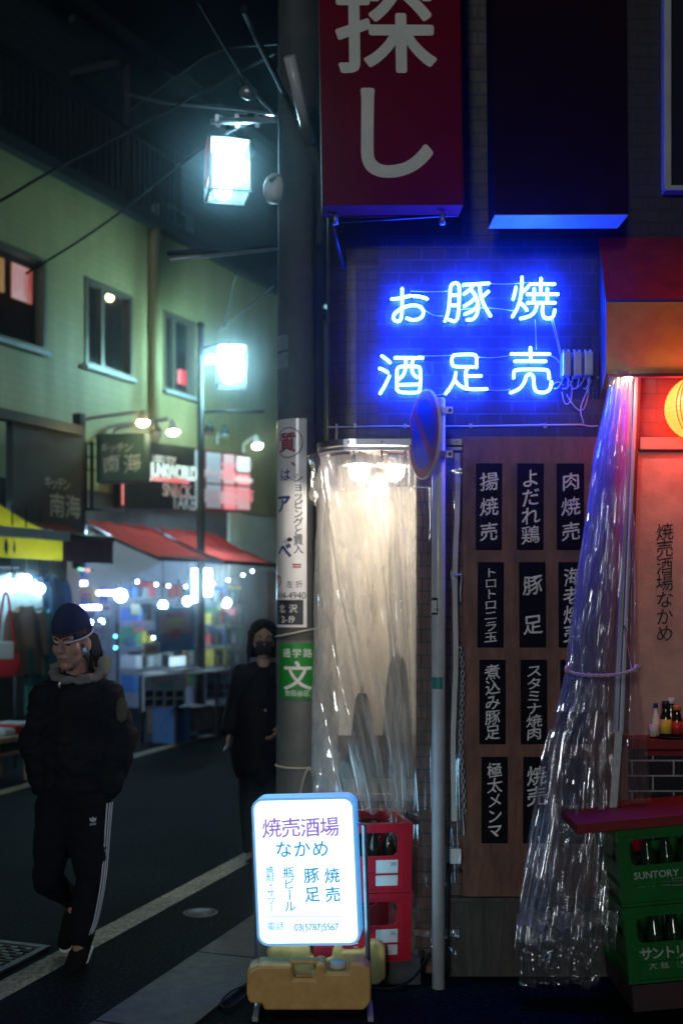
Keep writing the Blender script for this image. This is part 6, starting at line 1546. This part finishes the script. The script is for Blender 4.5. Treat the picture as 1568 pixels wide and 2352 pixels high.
bp += [('c', q(172, 1530, .03), .056, q(176, 1580, .06), .058), ('c', q(176, 1590, .06), .08, q(172, 1700, .04), .10), ('c', q(150, 1625, .05), .075, q(160, 1820, .02), .085), ('c', q(195, 1625, .05), .075, q(184, 1820, .02), .085),
       ('c', shL + Vector((.01, 0, -.02)), .044, elL, .038), ('c', elL, .038, wrL, .028), ('c', shR + Vector((-.01, 0, -.02)), .044, elR, .038), ('c', elR, .038, wrR, .028), ('c', q(176, 1592, .06), .05, shL + Vector((.01, 0, -.02)), .044), ('c', q(176, 1592, .06), .05, shR + Vector((-.01, 0, -.02)), .044),
       ('c', hipL, .072, kL, .048), ('c', kL, .046, aL, .030), ('c', hipR, .072, kR, .048), ('c', kR, .046, aR, .032), ('c', aL, .030, aL.lerp(tL, .6), .026), ('c', aR, .034, aR.lerp(tR, .6) + Vector((0, 0, -.02)), .026)]
bp += hand_parts(wrL, (.5, .1, -.85), (-.3, -1, 0), .5) + hand_parts(wrR, (-.25, .05, -.95), (.3, -1, 0), .5)
mb_ = blob(bp, .0065, 'body', M['skin'], man, 3)
face_bits(Mh, mb_, sM)
# jacket: loose torso, puffed sleeves, hem band
jp = [('e', q(172, 1640, .05), .180, .14, .23), ('e', q(170, 1740, .03), .190, .145, .25), ('e', q(138, 1600, .04), .10, .10, .11), ('e', q(210, 1600, .05), .10, .10, .11), ('c', q(172, 1575, .06), .095, q(172, 1700, .04), .16),
      ('c', shL + Vector((.012, 0, -.02)), .078, elL, .080), ('c', elL + Vector((-.005, 0, .02)), .084, wrL + Vector((-.008, .01, .0)), .066), ('c', shR + Vector((-.012, 0, -.02)), .078, elR, .080), ('c', elR + Vector((0, 0, .02)), .084, wrR + Vector((.01, .01, 0)), .066),
      ('e', q(78, 1720, .03), .066, .085, .16), ('e', q(272, 1724, .06), .066, .088, .16),
      ('e', q(172, 1806, .02), .185, .14, .055)]
jk_ = blob(jp, .011, 'jacket', M['jacket'], man, 4)
for v in jk_.data.vertices:                       # soft cloth folds
    n_ = noise.noise(v.co * 7) * .014 + (abs(noise.noise(Vector((v.co.x * 10 + v.co.z * 9, v.co.y * 10, v.co.z * 20 - v.co.x * 8)))) - .2) * -.022
    v.co += v.normal * n_
zp = MB(); zp.tube([q(150, 1562, -.13), q(151, 1576, -.135)], .006, 8); zp.build('zip_pull', M['steel'], jk_)
for s_ in (0, 1):
    pn = MB(); c = q(266 - 10 * s_, 1628 + 10 * s_, -.035 - .02 * s_)
    pn.lathe([(1e-6, -.07), (.025, -.05), (.03, 0), (.02, .05), (1e-6, .06)], c + Vector((.0 + .035 * (1 - s_), 0, 0)), 10, sy=.3); 
    if s_ == 0: pn.build('sleeve_panel', M['jacketpanel'], jk_)
# hood: soft collar roll round the neck
hp = []
for k in range(15):
    a = math.pi * (1.5 + 2 * k / 14)
    rr = .120; c = q(176, 1543, .055) + Vector((rr * 1.05 * math.cos(a), rr * .95 * math.sin(a), -.055 * -math.sin(a) * -1 * -1 if False else .040 * math.sin(a)))
    hp.append(c)
def hr_(k):                                        # thin at the throat, thick at the nape
    return .020 + .022 * (.5 - .5 * math.cos(2 * math.pi * k / 14))
hparts = [('c', hp[k], hr_(k), hp[k + 1], hr_(k + 1)) for k in range(14)] + [('e', q(186, 1552, .17), .105, .055, .075), ('e', q(225, 1530, .10), .045, .06, .05)]
hd_ = blob(hparts, .007, 'hood', M['hood'], man, 3)
for v in hd_.data.vertices: v.co += v.normal * (noise.noise(v.co * 22) * .012 - .012 * (abs(noise.noise(Vector((v.co.x * 30, v.co.y * 20, v.co.z * 40)))) - .2))
# trousers
tp_ = [('e', q(168, 1818, .02), .172, .132, .13), ('c', hipL, .108, kL, .076), ('c', kL, .076, aL + Vector((-.01, -.01, .02)), .050), ('c', hipR, .105, kR, .082), ('c', kR, .082, aR + Vector((0, 0, .03)), .062), ('e', kL + Vector((0, -.01, .01)), .075, .07, .08), ('c', q(195, 1880, -.0), .10, kR, .082)]
trz = blob(tp_, .010, 'trousers', M['trousers'], man, 3)
for v in trz.data.vertices: v.co += v.normal * (noise.noise(v.co * 11) * .009 - (abs(noise.noise(Vector((v.co.x * 12 + v.co.z * 6, v.co.y * 12, v.co.z * 24)))) - .2) * .016)
for k in range(3):
    s_ = MB(); o_x = -.010 + .009 * k
    def side(p, r, a): return p + Vector((r * math.cos(a), -r * math.sin(a), 0))
    an = R(22 + 10 * k)
    ln = [side(q(218, 1840), .103, an), side(q(216, 1900), .094, an), side(q(214, 1960), .088, an), side(kR, .087, an), side(q(206, 2060, -.03), .082, an), side(q(198, 2110, -.03), .076, an), side(aR + Vector((0, 0, .05)), .067, an)]
    s_.tube(smoothline(ln, 2), .0042, 6); s_.build('trouser_stripe', M['stripe'], man)
# small three-leaf emblem on the thigh
em_ = MB(T(q(238 - 14, 1880, -.106), R(18))); 
for a in (-35, 0, 35): 
    m_ = Matrix.Rotation(R(a), 4, 'Y'); pts = [m_ @ Vector((x, 0, z)) for x, z in ((0, 0), (.008, .014), (0, .030), (-.008, .014))]; em_.add(pts, [(0, 1, 2, 3)])
for k in range(2): em_.add([(-.016, 0, -.006 - .006 * k), (.016, 0, -.003 - .006 * k), (.016, 0, -.006 - .006 * k), (-.016, 0, -.009 - .006 * k)], [(0, 1, 2, 3)])
em_.build('emblem', M['stripe'], trz)
# shoes
def shoe(ankle, toe, up_, nm='shoe'):
    d = (toe - ankle).normalized(); heel = ankle - d * .05
    low = Vector((0, 0, -.035))
    b = blob([('c', heel + low, .042, ankle + d * .06 + low, .050), ('c', ankle + d * .05 + low, .052, toe + d * .045 + low * .5, .040)], .006, nm, M['shoe'], man, 3)
    s_ = MB(); side_ = d.cross(Vector((0, 0, 1))).normalized()
    pts = []
    for sg_, seq in ((1, (0, .35, .7, 1.0)), (-1, (1.0, .7, .35, 0))):
        for f in seq: c = heel.lerp(toe + d * .055, f) + low * (1.75 if up_ else 1.6); pts.append(c + side_ * sg_ * (.044 if f < .95 else .02))
    s_.tube(smoothline(pts, 2), .009, 6, closed=True); s_.build('sole_edge', M['white'], b)
shoe(aR, tR + Vector((0, 0, -.02)), True); shoe(aL, tL, False)
# beanie
Mb = Mh @ Matrix.Translation((0, .012 * sM, .055 * sM)) @ Matrix.Rotation(R(14), 4, 'X')
bn = MB(Mb); bn.lathe([(.098, -.012), (.101, .005), (.100, .04), (.095, .072), (.083, .10), (.062, .126), (.038, .145), (.018, .155), (1e-6, .158)], (0, 0, 0), 36, sx=.90 * 1.02, sy=1.10); bno = bn.build('beanie', M['navy'], man)
bt = MB(Mb); bt.tube([(.0995 * .92 * math.cos(a), .0995 * 1.10 * math.sin(a), -.010) for a in [2 * math.pi * k / 40 for k in range(40)]], .005, 6, closed=True); bt.build('brim_stripe', M['knitwhite'], bno)
tx = letters('COUNT TIME', I4, .034, False, .028, bold=.02)
for i, (x, y, z) in enumerate(tx.v):
    an = -math.pi / 2 + .55 + x / .098; tx.v[i] = tuple(Mb @ Vector(((.1035 - y) * .92 * math.cos(an), (.1035 - y) * 1.10 * math.sin(an), .022 + z)))
tx.build('lettering', M['knitorange'], bno)
# hair below the beanie
hr = []
P = lambda x, y, z: Mh @ Vector((x * sM, y * sM, z * sM))
for sx in (-1, 1):
    for k in range(4):
        a0 = P(sx * .076, .028 + .020 * k, .03); a1 = P(sx * (.082 + .003 * k), .035 + .022 * k, -.045); a2 = P(sx * (.078 + .010 * (k % 2)), .028 + .026 * k, -.10 - .012 * ((k * 7) % 3))
        hr += [('c', a0, .013, a1, .011), ('c', a1, .011, a2, .006)]
hr.append(('c', P(-.06, .085, .03), .02, P(.06, .085, .03), .02)); blob(hr, .0045, 'hair', M['hairbrown'], man, 1)

# --- woman in a mask
YW = 7.95
def q2(px, py, dy=0): return at(px, py, YW) + Vector((0, dy, 0))
wom = thing('person', 'woman in black mask and long black coat walking behind the utility pole', 'person', (X(597, YW), YW, 0))
Mh2 = Matrix.Translation(q2(605, 1474, 0)) @ Vector((0, -1, 0)).rotation_difference(Vector((.12, -.99, 0))).to_matrix().to_4x4()
s2 = 1.02
hA_, hB_ = q2(578, 1735), q2(612, 1735); kA, kB = q2(576, 1850, -.05), q2(612, 1850, .05); aA, aB = q2(578, 1960, .02), q2(608, 1955, .12)
shA, shB = q2(556, 1545, .03), q2(650, 1545, .03); eA, eB = q2(536, 1620, .05), q2(664, 1620, .03); wA, wB = q2(525, 1680, .0), q2(648, 1665, -.08)
bp = head_parts(Mh2, s2) + [('c', q2(606, 1510, .02), .048, q2(604, 1550, .04), .052), ('c', q2(603, 1560, .04), .09, q2(598, 1700, .03), .12), ('c', q2(603, 1550, .04), .06, shA, .05), ('c', q2(603, 1550, .04), .06, shB, .05),
     ('c', shA, .05, eA, .04), ('c', eA, .04, wA, .026), ('c', shB, .05, eB, .04), ('c', eB, .04, wB, .026), ('c', hA_, .085, kA, .055), ('c', kA, .055, aA, .036), ('c', hB_, .085, kB, .055), ('c', kB, .055, aB, .036),
     ('c', aA, .034, aA + Vector((-.01, -.14, -.05)), .03), ('c', aB, .034, aB + Vector((0, -.13, -.06)), .03)]
bp += hand_parts(wA, (-.05, -.1, -1), (.3, -1, 0), .35, .85) + hand_parts(wB, (-.5, -.5, -.7), (0, -1, .4), .5, .95)
wb_ = blob(bp, .0065, 'body', M['skin2'], wom, 3)
face_bits(Mh2, wb_, s2, mouth=False)
cp = [('c', q2(603, 1558, .04), .10, q2(598, 1640, .04), .15), ('e', q2(598, 1640, .04), .18, .13, .26), ('c', q2(598, 1640, .03), .155, q2(592, 1740, .03), .20), ('e', q2(592, 1725, .03), .205, .15, .10), ('c', shA, .068, eA, .062), ('c', eA, .064, wA + Vector((0, 0, .02)), .05), ('c', shB, .068, eB, .062), ('c', eB, .064, wB + Vector((0, 0, .02)), .05), ('c', q2(580, 1545, .04), .075, shA, .068), ('c', q2(626, 1545, .04), .075, shB, .068)]
ct_ = blob(cp, .011, 'coat', M['jacket'], wom, 4)
for v in ct_.data.vertices: v.co += v.normal * (noise.noise(v.co * 8) * .010)
for k in range(2): MB().ball(q2(612 + 3 * k, 1628 + 50 * k, -.12), .010, 10).build('button', M['steel'], ct_)
blob([('c', hA_, .10, kA, .080), ('c', kA, .080, aA + Vector((0, 0, .04)), .065), ('c', hB_, .10, kB, .080), ('c', kB, .08, aB + Vector((0, 0, .04)), .065), ('e', q2(595, 1745, .02), .15, .11, .1)], .011, 'trousers', M['trousers'], wom, 3)
for a in (aA, aB):
    blob([('c', a + Vector((0, .03, -.02)), .042, a + Vector((-.005, -.15, -.055)), .036)], .008, 'shoe', M['shoe'], wom, 2)
P2 = lambda x, y, z: Mh2 @ Vector((x * s2, y * s2, z * s2))
mk = MB(Mh2 @ Matrix.Scale(s2, 4))
def maskf(a, b):
    th = R(-72 + 144 * a); zz = -.002 - .088 * b; bul = .104 + .020 * math.cos(th) * math.sin(math.pi * min(1, .25 + b * .7)) - .012 * b
    return (.082 * math.sin(th) * (1 - .28 * b), -bul * math.cos(th) * 1.06 + .004, zz + .008 * math.cos(th) * (1 - b))
mk.grid(maskf, 24, 10); mk.build('face_mask', M['mask'], wom)
hr = [('e', P2(0, .03, .072), .098, .105, .088, Mh2)]
for sx in (-1, 1):
    for k in range(6): hr.append(('c', P2(sx * .084, -.025 + .028 * k, .06), .022, P2(sx * (.102 - .004 * k), -.02 + .03 * k, -.070 - .006 * k), .018))
    hr.append(('c', P2(sx * .015, -.078, .112), .016, P2(sx * .080, -.045, .055), .018))
for k in range(5): hr.append(('c', P2(-.06 + .03 * k, .10, .02), .035, P2(-.06 + .03 * k, .11, -.09), .026))
for sx in (-1, 1):
    for k in range(7):
        z0 = -.06 - .012 * (k % 3); hr.append(('c', P2(sx * (.094 + .004 * (k % 2)), -.03 + .024 * k, z0), .010, P2(sx * (.102 + .010 * ((k * 5) % 3 - 1)), -.028 + .026 * k, z0 - .045 - .012 * ((k * 3) % 4)), .004))
blob(hr, .0055, 'hair', M['hair'], wom, 1)

# ------------------------------------------------------------------ volume added to imitate lens bloom
hz = MB().box(-24, 24, -2.0, 45, -1.0, 12.5).build('haze', None); hz['kind'] = 'stuff'  # added scattering box, gives the lamps their lens glow
hm = bpy.data.materials.new('night_air'); hm.use_nodes = True
for x in list(hm.node_tree.nodes):
    if x.type != 'OUTPUT_MATERIAL': hm.node_tree.nodes.remove(x)
pv = hm.node_tree.nodes.new('ShaderNodeVolumePrincipled'); pv.inputs['Color'].default_value = (.85, .92, 1, 1); pv.inputs['Density'].default_value = .005; pv.inputs['Anisotropy'].default_value = .985
hm.node_tree.links.new(pv.outputs[0], [x for x in hm.node_tree.nodes if x.type == 'OUTPUT_MATERIAL'][0].inputs['Volume'])
hz.data.materials.append(hm)
